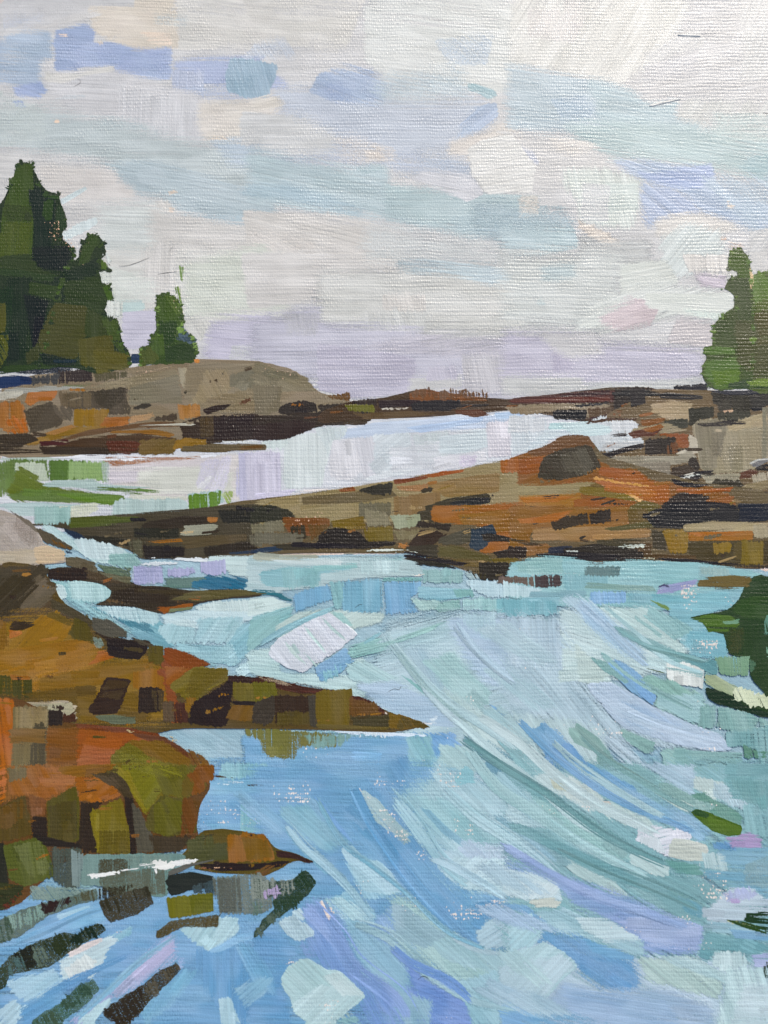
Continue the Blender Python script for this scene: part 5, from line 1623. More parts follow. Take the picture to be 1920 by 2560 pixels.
4f4a1c 85 s4,d2 0 1050 220 1080 215 1200 100 1190 0 1180
9d622a -3 s3,d2 60 1050 200 1060 200 1090 70 1090
6b531a -5 s8 140 1180 600 1120 620 1240 540 1360 490 1300 440 1220 200 1210
7a5d18 5 s6 490 1200 900 1160 1000 1340 880 1370 540 1360
3a2920 -8 s3 690 1065 850 1085 800 1230 760 1310 600 1320 570 1280 620 1210
4a382c -8 s3,d3 700 1080 840 1100 780 1220 630 1200
34271f 86 s3 905 1140 960 1130 1050 1140 1045 1300 895 1300
4f3f30 88 s3,d3 980 1150 1065 1150 1060 1290 1000 1290
5a5550 30 s5 600 680 720 700 830 780 830 810 690 820 600 770
3c2e2b 25 s4 600 775 700 810 960 830 1000 870 940 880 700 840
2e2324 12 s3 690 820 760 815 950 860 960 900 900 960 780 950 700 930
4f463e 20 s3,d3 850 810 980 850 1060 890 1000 890 900 860
7f8f8a 60 s4,o8 600 810 660 820 680 870 630 890 610 860
5e5224 85 s5 960 880 1060 860 1075 990 960 980
8c4a22 25 s6,n 1060 870 1200 900 1380 990 1300 1010 1230 1050 1130 1150 1180 1280 1180 1370 1100 1370 1060 1100
9a5a24 -40 s5 1070 1000 1240 1010 1130 1120 1080 1130
7a6a22 -30 s5 1100 1120 1250 1010 1300 995 1380 1010 1480 1010 1480 1090 1380 1140 1240 1250 1100 1140
6f5f18 -35 s4,d1 1250 1010 1480 1010 1475 1090 1380 1130 1280 1190 1200 1160
5e4a3c 85 s5 1050 1230 1130 1220 1140 1360 1060 1360
4a2a1c 80 s3,d3 1130 1240 1240 1230 1240 1370 1130 1370
8c6518 80 s4,d1 1200 1200 1280 1200 1250 1300 1200 1290
3a2622 40 s4 1480 1060 1560 1060 1700 1080 1720 1110 1480 1110
2f2228 60 s5,n 1250 1230 1380 1160 1480 1090 1520 1100 1510 1190 1480 1300 1480 1370 1420 1400 1220 1370 1230 1280
6d611e 88 s4 1510 1100 1660 1110 1800 1120 1800 1240 1560 1240 1510 1200
785616 -60 s3,d1 1510 1250 1600 1240 1760 1260 1740 1350 1560 1360 1460 1340
2b2122 5 s2 1500 1220 1659 1230 1659 1260 1520 1250
6a7060 3 s3 620 1320 740 1310 880 1340 880 1375 740 1375 620 1340
b3a494 3 s4,d1 150 1230 440 1220 500 1290 500 1360 350 1310 300 1270 150 1250
a39a88 3 s4,d1 200 1240 420 1250 460 1280 300 1300
5b4a3a -30 s3 400 1230 460 1240 490 1300 430 1340
@brown_slope 1 2
4a2a22 12 s4 0 1070 120 1080 300 1130 500 1150 600 1160 600 1190 300 1180 0 1110
5a2c1e 12 s2,d3 60 1110 300 1110 480 1150 620 1150 460 1180 200 1160
b09a88 20 s2,d4,o7 0 1060 100 1075 260 1120 220 1130 60 1100
6c651f 85 s4,d1 0 1100 120 1100 150 1200 40 1250 0 1240
443a38 -60 s4 0 1240 120 1180 130 1300 100 1370 0 1370
3d2c24 85 s4,d1 120 1180 350 1190 350 1370 120 1380
5b4c26 88 s5,d1 130 1300 380 1290 400 1380 130 1385
49423f 85 s4 340 1190 400 1185 400 1400 350 1390
74601a 87 t1,s3 390 1160 500 1155 620 1140 625 1200 610 1300 600 1390 500 1410 400 1395 385 1300
4e2a1f 30 s4 620 1190 700 1200 800 1260 860 1310 840 1330 640 1310 620 1260
6d4a20 85 s5,d2 600 1200 780 1230 820 1320 700 1330 600 1320
4b4230 5 s4 610 1330 860 1310 900 1370 840 1400 640 1400
7a5e1c 35 s3 860 1300 940 1310 1080 1360 1090 1395 960 1410 860 1400
5f4e1c 60 s3,d3 940 1320 1080 1360 1140 1400 900 1410
6b5a30 3 s3,d1 380 1370 880 1390 840 1420 400 1405
ecdcd6 20 s2,d3 820 1290 850 1300 860 1315 830 1310
@orange_boulder F
6a4526 0 base 0 1505 50 1510 130 1560 300 1575 380 1610 440 1655 458 1700 430 1740 425 1790 435 1820 400 1835 330 1845 130 1862 95 1900 50 1950 0 1968
@orange_boulder 0 2
b8642c 80 s8 0 1190 100 1220 110 1400 80 1659 0 1659
7f6c56 86 s6,n 80 1260 320 1260 310 1380 310 1659 70 1659
9a8168 88 s5,d1 100 1260 310 1280 300 1400 100 1400
5c4f46 88 s5,d2 200 1380 310 1380 300 1659 180 1659
8a6544 5 s6,d1 60 1400 300 1400 300 1500 60 1500
33261f 88 s3 312 1285 410 1280 408 1380 312 1385
4f2f20 -50 s3,d2 400 1310 480 1270 500 1360 410 1370
b8aa9c -40 s3,d1 310 1240 460 1230 490 1290 440 1320 400 1280 310 1285
8a5634 5 s6 300 1400 560 1390 560 1659 300 1659
7a3f20 5 s3 480 1370 860 1400 1040 1440 1040 1460 800 1440 500 1400
a05528 3 s8,n 500 1400 900 1430 1100 1480 1180 1520 840 1490 760 1560 700 1659 500 1659
a8592a -10 s6 560 1460 800 1460 760 1600 560 1659 480 1659
6c3c20 15 s4,d1 800 1420 1060 1450 1200 1530 1280 1600 1240 1659 1100 1540
845f22 30 s5 820 1480 1050 1480 1240 1600 1300 1659 1000 1659 860 1560
76692a 30 s6 710 1590 820 1490 900 1530 1080 1659 740 1659
7a5220 60 s3,d3 1200 1520 1300 1570 1360 1620 1350 1659 1260 1659
d7b9a0 15 s2,d2 800 1410 880 1415 880 1430 820 1425
ddc0aa 30 s2,d2 1060 1430 1120 1455 1170 1500 1130 1490
@orange_boulder 0 3
93603c 88 s8,n 0 0 500 0 560 200 500 230 300 260 180 160 0 240
c06a30 -20 s6,d1 0 0 40 0 40 200 0 240
a5673f 60 s7 40 0 520 0 480 120 300 200 180 180 60 180
7d6a58 85 s6,d1 40 0 180 0 180 60 60 100
8a5a44 88 s6 180 160 310 200 300 310 210 320
906024 -10 s5 380 -10 760 0 700 60 480 60 390 30
a6612f -30 s6,n 480 60 700 50 790 180 700 210 520 220
a5602c -40 s5,d1 540 60 680 80 780 160 600 200
ad6a40 3 s5,d1 240 60 500 50 480 110 300 140
7a6612 30 s6,n 740 -40 1100 -40 1250 0 1250 180 1100 190 940 310 860 150 800 50
7f761c -45 s6 780 -20 1050 -20 1060 150 940 300 870 140
6a6026 60 s8 980 -20 1290 -20 1240 180 1060 180
82782e 20 s9,o5 760 -100 1000 -80 1200 40 1000 60 800 0
8c7a08 50 s5,d1 740 0 840 20 880 110 960 280 930 290 840 150
705a2c 60 s5 1240 20 1340 60 1340 140 1180 200 1180 80
8a5210 60 s4,d1 1270 -20 1390 0 1390 80 1330 100 1330 160 1240 180
4c3c30 50 s4 600 40 740 20 830 90 870 200 890 560 830 560 840 260 780 150 700 100
5a473c 40 s3,d2 580 30 740 60 800 140 700 110
3a2b28 88 s5,n 520 220 680 220 600 280 640 560 500 520 490 480 520 300
35282a 88 s5 800 180 870 200 890 560 840 560
35282a 5 s5 210 310 310 315 310 500 210 440
5c5350 80 s5,n 850 210 900 260 960 380 1010 460 1000 540 890 560 870 400
4a3b34 85 s6 960 430 1180 440 1250 440 1180 540 1000 550
5f541c 70 s6,n 970 250 1060 170 1180 200 1280 300 1280 420 1180 430 1090 450 990 420 940 380
6a6228 65 s4,d1 990 240 1100 180 1180 220 1180 400 1090 450 1000 420
74461c 70 s3,d2 1180 190 1250 190 1290 320 1250 430 1170 440
5f4a14 85 s5 0 250 165 165 215 430 100 460 0 480
6f4e1c 85 s4,d2 0 260 160 190 180 300 60 400 0 400
5e5312 88 s5 300 215 495 110 520 240 515 470 420 490 310 500
55480f 88 s4,d2 310 240 500 200 510 460 330 490
7f6c0a 88 s4 578 290 790 185 840 400 850 560 640 560 620 470
8a760a 88 s2,d2 578 290 630 270 660 540 630 550
6b5a12 88 s5,d2 640 400 840 400 850 560 650 560
333030 85 s5 0 480 40 500 60 760 0 760
5f6134 75 s4 20 500 260 440 300 500 370 690 260 740 160 770 60 720
6f7048 78 s3,d3 80 500 260 460 340 660 200 720
3c3c22 5 s5 0 740 160 770 140 820 60 900 0 930
6b3020 30 s2,d3 60 850 150 790 100 880 20 930 0 910
302627 3 s5 200 430 300 440 520 490 540 520 300 510 270 480
e0b494 0 k 1260 240 1300 240 1290 360 1260 360
ACCENTS low_ledge brown_slope orange_boulder
@tip_rock 0 3
5c4f14 5 base 1180 560 1260 480 1290 410 1440 390 1659 430 1740 450 1780 520 1900 545 2000 590 2050 608 2000 618 1950 600 1900 595 1840 640 1720 700 1640 690 1400 680 1240 650 1280 620 1100 600
4f5036 -35 s5,d1 1120 600 1280 500 1480 480 1480 600 1300 610
55563a 85 s4,d2 1200 470 1380 420 1400 520 1210 540
8f5f08 85 s5 1470 440 1659 420 1730 440 1790 590 1659 610 1480 610
7a5a10 85 s5,d1 1560 440 1730 460 1780 580 1600 600
2a201c 3 s4 1280 620 1659 615 1800 600 1900 600 1820 640 1700 660 1440 670 1300 650
3a241c 12 s3,d1 1780 530 1900 545 2045 608 1990 616 1920 590 1800 580
6f4a20 -30 s2,d3 1720 690 1820 640 1880 610 1860 600 1700 640 1640 680
9a6244 3 s2,d4 1240 640 1500 650 1560 670 1300 660
b9a898 10 k 1240 620 1500 640 1500 670 1240 650
ACCENTS tip_rock
@dark_reflection 0 3
6f8b8c 86 base,d2 540 560 1120 550 1220 570 1090 680 1090 830 980 830 640 760 520 760
4a5250 86 s4,d2,o7,w 320 510 540 520 510 780 420 780 320 700
74868a 86 s3,d3 460 520 550 560 520 780 470 760
48463c 86 s3,d2,o8,w 640 590 860 580 850 700 640 700
5a6058 86 s3,d2,o7,w 640 680 1080 640 1080 820 760 830 640 760
6f8684 86 s3,d2,w 800 560 1100 560 1100 640 830 640
7d9392 50 s3,d3,w 190 760 480 770 620 790 400 870 200 850
35302a 84 s3,d3,w 640 770 900 750 740 850 640 850
282b30 10 s3 1100 690 1240 670 1390 700 1380 770 1200 800 1110 830 1070 740
3c4a54 85 s3,d2,w 1240 760 1390 720 1390 820 1250 810
6f7a7a 85 s4,d2,o8,w 1370 700 1659 680 1800 760 1780 900 1659 950 1420 945 1390 830
565a58 85 s4,d2,o7,w 1370 720 1560 700 1580 930 1420 940
dfe1e6 -8 s2,d2 865 640 900 618 960 612 1000 598 1060 600 1060 640 1000 655 930 640
e6e7ea -8 s2,d1 980 600 1060 592 1100 604 1150 600 1180 590 1245 588 1240 604 1190 622 1120 650 1060 662 1010 650
dcdee4 -8 s2,d4 1100 600 1245 586 1300 600 1180 640 1120 640
5c5c5c -12 t1,s1 1100 660 1200 625 1395 592 1380 602 1230 640 1130 690 1090 695
e3e5ea -4 s2,d1 552 684 590 678 640 682 700 670 772 664 770 684 700 694 640 708 600 708
dfe1e6 -4 s2,d4 600 690 720 680 760 690 640 716
dfe1e6 -6 s1,d3 770 660 900 645 890 655 780 670
e3e5ea 80 s1,d1 1000 640 1020 640 1018 700 1010 695
6a6826 86 s3 1078 840 1180 825 1380 805 1390 925 1200 965 1100 975
5f6120 88 s3,d2 1220 820 1385 808 1388 920 1240 950
@dark_dash A 0 3
57503e -80 base,d3,w 1010 1070 1100 990 1420 950 1415 1030 1180 1030 1020 1108
4c4434 -75 s2,d3,w 1010 1070 1150 980 1190 1020 1020 1105
4f4636 -82 s2,d4,w 1190 970 1420 955 1400 1035 1280 1030
@dark_dash B 0 3
44403a 65 base,d3,w 640 860 960 760 1000 880 880 950 720 1000 680 960
2f2c26 65 s2,d4,w 640 860 960 760 985 830 700 950
@dark_dash C 0 3
5f6f6c 72 base,d3,w 0 980 140 920 260 880 430 840 630 770 640 850 450 900 300 965 110 1100 0 1140
2f2018 -65 s2,d2 262 875 430 840 470 860 300 965
4a4a3c 75 s2,d3,w 480 830 640 770 640 850 500 880
7f9b98 78 s2,d3,w 40 960 260 880 300 970 100 1050
3f5048 72 s2,d3,w 0 980 60 960 120 1090 0 1140
@dark_dash D 0 3
3f473e 62 base,d2,w 0 1300 60 1220 220 1130 430 1060 500 1080 600 1010 660 1005 700 1050 560 1130 430 1210 320 1290 60 1340 40 1420 0 1440
1f2a22 58 s2,d3,w 480 1080 560 1030 660 1000 700 1055 540 1140 440 1130
2c3428 60 s2,d2,w 270 1130 420 1060 480 1100 430 1200 330 1200
26261c 62 s2,d2,w 80 1200 220 1140 250 1280 180 1310
5c6c66 62 s2,d3,w 210 1160 270 1140 340 1240 380 1230 300 1290 240 1290
4a6468 70 s2,d3,w 60 1240 150 1200 180 1310 60 1340
38453c 85 s3,d3,w 0 1290 50 1280 45 1420 0 1440
@dark_dash E 0 3
47635c 62 base,d2,w 180 1659 260 1600 420 1500 500 1420 600 1360 650 1430 560 1530 440 1620 380 1659
32483f 60 s2,d3,w 360 1540 480 1440 600 1360 645 1430 460 1560
3a4c40 60 s3,d3,w 180 1659 360 1550 420 1640 400 1659
@dark_dash F 0 3
3b352f 60 base,d2,w 660 1590 720 1530 930 1400 1010 1330 1140 1255 1180 1300 1040 1440 980 1500 900 1600 820 1659 720 1640
2f2722 58 s2,d2,w 660 1580 800 1480 920 1410 940 1560 820 1659 730 1640
544f48 60 s2,d3,w 930 1430 1020 1320 1140 1258 1180 1300 1050 1430 980 1490
@dark_dash G 1 3
33453e 60 base,d3,w 0 710 100 740 240 720 320 650 395 740 340 820 240 900 160 960 0 1110 -10 1060 60 960 130 910 100 870 140 830 0 850
24382f 55 s2,d2,w 240 710 320 650 395 740 340 800 260 780
2c3f34 62 s2,d3,w 100 870 200 820 340 810 260 900 160 930
7f8886 84 s2,d3,w 0 710 240 720 260 820 0 850
a396be 80 s2,d2 45 790 160 760 160 830 50 850
50605a 60 s2,d3,w -10 1060 100 930 180 940 20 1100
5f7470 86 s2,d3,w -20 860 40 865 40 950 -20 950
"""

# ------------------------------------------------------------------ the panel the paint lies on
def box_mesh(name, x0, x1, y0, y1, z0, z1, bev=0.0):
    import bmesh
    bm = bmesh.new()
    r = bmesh.ops.create_cube(bm, size=1.0)
    for v in bm.verts:
        v.co = Vector(((x0 + x1) / 2 + v.co.x * (x1 - x0), (y0 + y1) / 2 + v.co.y * (y1 - y0), (z0 + z1) / 2 + v.co.z * (z1 - z0)))
    if bev: bmesh.ops.bevel(bm, geom=list(bm.edges), offset=bev, segments=3, affect='EDGES', profile=0.6)
    me = bpy.data.meshes.new(name)
    uvl = bm.loops.layers.uv.new('canvas'); uv2 = bm.loops.layers.uv.new('brush')
    for f in bm.faces:
        for l in f.loops:
            l[uvl].uv = (l.vert.co.x / PX + 960, -l.vert.co.y / PX + 1280)
            l[uv2].uv = l[uvl].uv
    bm.to_mesh(me); bm.free()
    ca = me.color_attributes.new('fx', 'FLOAT_COLOR', 'POINT')
    for d in ca.data: d.color = (1, 0, 0, 1)
    return me


canvas = bpy.data.objects.new('canvas', box_mesh('canvas', -XR - 0.002, XR + 0.002, YB - 0.002, YT + 0.002, -0.018, -0.00001, 0.0008))
COL.objects.link(canvas)
canvas.data.materials.append(MAT_BARE)
canvas.color = (0.74, 0.60, 0.50, 1)
tag(canvas, 'primed linen canvas under the paint', kind='structure')

nb = NB('table_wood')
tc = nb.new('ShaderNodeTexCoord')
mpg = nb.new('ShaderNodeMapping'); nb.set(mpg.inputs['Vector'], tc.outputs['Object']); mpg.inputs['Scale'].default_value = (3, 60, 60)
g = nb.noise(mpg.outputs[0], 1.0, 4.0, 0.6)
nb.set(nb.bsdf.inputs['Base Color'], nb.mixc(g, (0.42, 0.30, 0.19, 1), (0.24, 0.15, 0.085, 1)))
nb.bsdf.inputs['Roughness'].default_value = 0.5
tm = box_mesh('table_top', -0.9, 0.9, -0.6, 0.7, -0.048, -0.0182, 0.004)
table = bpy.data.objects.new('table_top', tm); COL.objects.link(table); tm.materials.append(nb.m)
tag(table, 'brown wooden table top under the canvas', kind='structure')
fm = box_mesh('floor', -4, 4, -4, 4, -0.82, -0.77)
floor = bpy.data.objects.new('floor', fm); COL.objects.link(floor)
nf = NB('floor_boards'); nf.bsdf.inputs['Base Color'].default_value = (0.3, 0.27, 0.24, 1); nf.bsdf.inputs['Roughness'].default_value = 0.6
fm.materials.append(nf.m)
tag(floor, kind='structure')

# ------------------------------------------------------------------ lay the paint on, in the painter's order
roots, prims = {}, {}
STYLE = {'sky': (1.9, 0.04), 'pool': (1.7, 0.04), 'water': (2.0, 0.10), 'water_front': (2.1, 0.11),
         'spruce_tall': (1.2, 0.06), 'spruce_second': (1.2, 0.06)}


def emit(key, hexc, ang, flags, pts):
    fl = flags.split(',')
    isbase = 'base' in fl
    soft, dry, opac, thick, speck = 5.0, 0.06, 1.0, 0, False
    ragged = 0.9
    for f in fl:
        if f == 'k': speck = True
        elif f == 'n': ragged = 0.8
        elif f == 'w': dry, opac = dry + 0.06, 0.90
        elif f[0] == 's': soft = float(f[1:])
        elif f[0] == 'd': dry = 0.1 * float(f[1:]) + 0.06
        elif f[0] == 'o': opac = 0.1 * float(f[1:])
        elif f[0] == 't': thick = int(f[1:])
    if soft <= 2 and dry > 0.1: ragged, dry = 3.2, dry + 0.10
    bw = max(p[0] for p in pts) - min(p[0] for p in pts); bh = max(p[1] for p in pts) - min(p[1] for p in pts)
    if not isbase and not speck and not thick:
        if min(bw, bh) > 260: soft = max(soft, 26.0)
        elif min(bw, bh) > 150 and key in ('sky', 'water', 'water_front'): soft = max(soft, 12.0)
    if speck: soft, opac = 26.0, 0.95
    if isbase: soft, dry = 4.0, 0.0
    elif not speck and not thick:
        k_soft, k_dry = STYLE.get(key, (1.6, 0.06))
        soft *= k_soft
        dry += k_dry
    me, verts, faces, uvs, ed, cen, D, z = stroke_mesh('stroke', pts, ang, soft, dry, opac, thick, ragged)
    softn = min(1.0, max(0.0, (soft - 3) / 16.0))
    motif = key in MOTIFS
    if key not in roots:
        if motif:
            nm, lab, cat, kind, grp = MOTIFS[key]
            ymin = min(v[1] for v in verts)
            if kind == 'structure':
                root = bpy.data.objects.new(nm, me)
                root.location = (cen[0], ymin, 0)
            else:
                root = bpy.data.objects.new(nm, None)
                root.empty_display_size = 0.01
                root.location = (cen[0], ymin, 0)
            tag(root, lab, cat, grp, kind)
        else:
            root = bpy.data.objects.new('reflection', me)
            root['label'] = PARTS[key]
            root.parent = roots['water_front']
            pl = root.parent.location
            root.location = (cen[0] - pl[0], cen[1] - pl[1], 0)
        COL.objects.link(root)
        roots[key] = root
        if root.data is not None:
            if not motif:
                org = (cen[0], cen[1], 0)
            else:
                org = tuple(root.location)
            root['worigin'] = org
            finish_mesh(me, verts, faces, uvs, ed, D, softn, dry, opac, org)
            me.name = root.name
            me.materials.append(MAT_PAINT)
            c = paint_rgb(hexc, key)
            root.color = (c[0], c[1], c[2], 1)
            return
        root['worigin'] = tuple(root.location)
    root = roots[key]
    nm = 'underpainting' if isbase else ('bare_speckle' if speck else 'brush_stroke')
    o = bpy.data.objects.new(nm, me)
    wo = tuple(root['worigin'])
    o.location = (cen[0] - wo[0], cen[1] - wo[1], 0)
    o.parent = root
    finish_mesh(me, verts, faces, uvs, ed, D, softn, dry, opac, (cen[0], cen[1], 0))
    me.name = nm
    me.materials.append(MAT_SPECK if speck else MAT_PAINT)
    if speck:
        c = (0.80, 0.74, 0.67) if key in ('sky', 'water', 'water_front', 'pool') else (0.72, 0.46, 0.30)
    else:
        c = paint_rgb(hexc, key)
    o.color = (c[0], c[1], c[2], 1)
    COL.objects.link(o)


def needles(key, pts, tones, count, length, down=False):
    """short flicked dabs that leave the crown's outline"""
    P = resample(pts, 6.0)
    N = normals_of(P)
    for c in range(count):
        k = rnd.randrange(len(P))
        if P[k][0] < 4 or P[k][0] > 1916: continue
        out = -N[k]
        if out[1] > 0.75: continue
        d = np.array([out[0], out[1] * 0.6 + rnd.uniform(-0.5, 0.25)]); d /= np.linalg.norm(d) + 1e-6
        L = rnd.uniform(0.5, 1.2) * length; w = rnd.uniform(3.5, 8.0)
        a0 = P[k] - d * L * 0.9; a1 = P[k] + d * L * rnd.uniform(0.1, 0.65)
        n_ = np.array([-d[1], d[0]]) * w
        q = [a0 + n_, a0 - n_, a1 - n_ * 0.9, a1 + n_ * 0.9]
        emit(key, rnd.choice(tones), math.degrees(math.atan2(d[1], d[0])), 's4,d2', [tuple(v) for v in q])


DRAG = {'water': 0.5, 'water_front': 0.5, 'pool': 0.6, 'far_shore': 0.8, 'mid_ledge': 0.8, 'right_shore': 0.9, 'brown_slope': 0.9,
        'orange_boulder': 0.9, 'tip_rock': 0.8, 'low_ledge': 0.9, 'pale_boulder': 0.6, 'spruce_tall': 0.6, 'spruce_second': 0.6}


def drag(key, hexc, ang, flags, pts):
    """the last dry pull of the brush beyond the end of a dab"""
    P = np.array(pts)
    c = P.mean(0)
    a = math.radians(ang); D = np.array([math.cos(a), math.sin(a)]); Nn = np.array([-D[1], D[0]])
    s = (P - c) @ D; w = (P - c) @ Nn
    half, halfw = (s.max() - s.min()) / 2, (w.max() - w.min()) / 2
    if half < 10 or halfw < 8: return
    sg = rnd.choice((-1, 1))
    L = min(max(half * rnd.uniform(0.5, 1.0), 16), 75); ww = min(halfw * rnd.uniform(0.25, 0.6), 22)
    m = c + D * sg * half * rnd.uniform(0.35, 0.75) + Nn * halfw * rnd.uniform(-0.4, 0.4)
    def inside(p):
        c_ = False
        for i in range(len(P)):
            a_, b_ = P[i], P[i - 1]
            if (a_[1] > p[1]) != (b_[1] > p[1]) and p[0] < (b_[0] - a_[0]) * (p[1] - a_[1]) / (b_[1] - a_[1]) + a_[0]: c_ = not c_
        return c_
    if not (inside(m) and inside(m - D * sg * L * 0.4) and inside(m + D * sg * L * 0.2)): return
    q = [m - D * L / 2 - Nn * ww, m + D * L / 2 - Nn * ww * 0.8, m + D * L / 2 + Nn * ww * 0.8, m - D * L / 2 + Nn * ww]
    k = rnd.uniform(0.88, 1.10)
    hx = ''.join('%02x' % int(min(255, int(hexc[2 * i:2 * i + 2], 16) * k)) for i in range(3))
    emit(key, hx, ang + rnd.uniform(-7, 7), 's5,d%.1f' % rnd.uniform(1.2, 3.0), [(min(max(v[0], 0), 1920), min(max(v[1], 0), 2560)) for v in q])


def ribbon(key, hexc, width, flags, pts):
    """a long stroke pulled along a curve, its bristle marks following the curve"""
    C_ = []
    n = len(pts)
    for i in range(n - 1):
        p0, p1, p2, p3 = [np.array(pts[min(max(q, 0), n - 1)], float) for q in (i - 1, i, i + 1, i + 2)]
        for k in range(7):
            f = k / 7.0
            C_.append(0.5 * (2 * p1 + (p2 - p0) * f + (2 * p0 - 5 * p1 + 4 * p2 - p3) * f * f + (3 * p1 - p0 - 3 * p2 + p3) * f ** 3))
    C_.append(np.array(pts[-1], float))
    C_ = np.array(C_)
    T_ = np.gradient(C_, axis=0); T_ /= np.linalg.norm(T_, axis=1, keepdims=True)
    Nn = np.stack([-T_[:, 1], T_[:, 0]], 1)
    s = np.concatenate([[0], np.cumsum(np.linalg.norm(np.diff(C_, axis=0), axis=1))])
    m = len(C_)
    u = s / s[-1]
    ww = width / 2 * (0.62 + 0.38 * np.sin(np.pi * np.clip(u * 1.15, 0, 1)) ** 0.5) * (1 + 0.10 * np.sin(u * 9 + rnd.uniform(0, 6)))
    cols = [(-1.0, 0.0), (-0.55, 0.9), (0.0, 1.0), (0.55, 0.9), (1.0, 0.0)]
    outline = np.concatenate([C_ + Nn * ww[:, None], (C_ - Nn * ww[:, None])[::-1]])
    cells = cover_cells(outline)
    if not cells[0].size: return
    z = float(HGT[cells].max()) + ZSTEP
    HGT[cells] = z
    verts, uvs, buv, ed, faces = [], [], [], [], []
    for i in range(m):
        endf = min(1.0, min(s[i], s[-1] - s[i]) / 26.0)
        for o_, e_ in cols:
            p = C_[i] + Nn[i] * ww[i] * o_
            wx, wy = place(p[0], p[1])
            verts.append((wx, wy, z + (ZSTEP * 0.2 if e_ else 0)))
            uvs.append((wx / PX + 960, -wy / PX + 1280)); buv.append((s[i], ww[i] * o_)); ed.append(e_ * endf)
    for i in range(m - 1):
        for k in range(4): faces.append((i * 5 + k, i * 5 + 5 + k, i * 5 + 6 + k, i * 5 + k + 1))
    a_, b_, c_ = verts[faces[0][0]], verts[faces[0][1]], verts[faces[0][2]]
    if (b_[0] - a_[0]) * (c_[1] - a_[1]) - (b_[1] - a_[1]) * (c_[0] - a_[0]) < 0: faces = [f[::-1] for f in faces]
    soft, dry, opac = 0.35, 0.2, 1.0
    for f in flags.split(','):
        if f[0] == 'd': dry = 0.1 * float(f[1:])
        elif f[0] == 'o': opac = 0.1 * float(f[1:])
    root = roots[key]; wo = tuple(root['worigin'])
    cx = sum(v[0] for v in verts) / len(verts); cy = sum(v[1] for v in verts) / len(verts)
    me = bpy.data.meshes.new('brush_stroke')
    finish_mesh(me, verts, faces, uvs, ed, np.array([1.0, 0.0]), soft, dry, opac, (cx, cy, 0))
    li = np.empty(len(me.loops), int); me.loops.foreach_get('vertex_index', li)
    me.uv_layers['brush'].data.foreach_set('uv', np.array(buv, float)[li].ravel())
    me.materials.append(MAT_PAINT)
    o = bpy.data.objects.new('brush_stroke', me); COL.objects.link(o); o.parent = root
    o.location = (cx - wo[0], cy - wo[1], 0)
    c = paint_rgb(hexc, key); o.color = (c[0], c[1], c[2], 1)


ACCENT = {'far_shore': (16, ('2c2320', '4a3a30', 'a0672f', '8d7d6b', '5e3a22')), 'right_shore': (22, ('1f1b1e', '2e2726', '8e5220', 'b7a58e', '3b2d25')),
          'mid_ledge': (44, ('231d1d', '3a2c25', '9a6229', '6d5c48', '8a6a2a', 'a98a68')), 'brown_slope': (30, ('3a2a22', '8f651c', '6b4a1c', 'a5702a', '4a3c26')),
          'orange_boulder': (24, ('8f5a2c', '6f4a2a', 'a0662e', '5a4a1e', '3f2d24')), 'low_ledge': (8, ('2a2220', '5f4a38', '8a5630')),
          'tip_rock': (6, ('2c2018', '7d5c14', '5a4a18')), 'far_reef': (10, ('1f191a', '3d2a1c', '7a4a20'))}


def accents(key, pts):
    """small late touches inside a rock mass"""
    P = np.array(pts); n, tones = ACCENT[key]
    x0, y0 = P.min(0); x1, y1 = P.max(0)
    done = 0
    for _ in range(n * 12):
        if done >= n: break
        c = np.array([rnd.uniform(x0, x1), rnd.uniform(y0, y1)])
        L = rnd.uniform(14, 52); w = rnd.uniform(3.5, 12); a = math.radians(rnd.uniform(-22, 10))
        d = np.array([math.cos(a), math.sin(a)]); nn = np.array([-d[1], d[0]])
        ok = True
        for p in (c, c - d * L / 2, c + d * L / 2, c + nn * w, c - nn * w):
            r_ = False
            for i in range(len(P)):
                q, r = P[i], P[i - 1]
                if (q[1] > p[1]) != (r[1] > p[1]) and p[0] < (r[0] - q[0]) * (p[1] - q[1]) / (r[1] - q[1]) + q[0]: r_ = not r_
            ok = ok and r_
        if not ok: continue
        done += 1
        q = [c - d * L / 2 - nn * w / 2, c + d * L / 2 - nn * w * rnd.uniform(0.2, 0.6), c + d * L / 2 + nn * w * rnd.uniform(0.2, 0.5), c - d * L / 2 + nn * w / 2]
        emit(key, rnd.choice(tones), rnd.choice((math.degrees(a), math.degrees(a) + 85)), 's3,d%.1f' % rnd.uniform(1, 3.4), [tuple(v) for v in q])


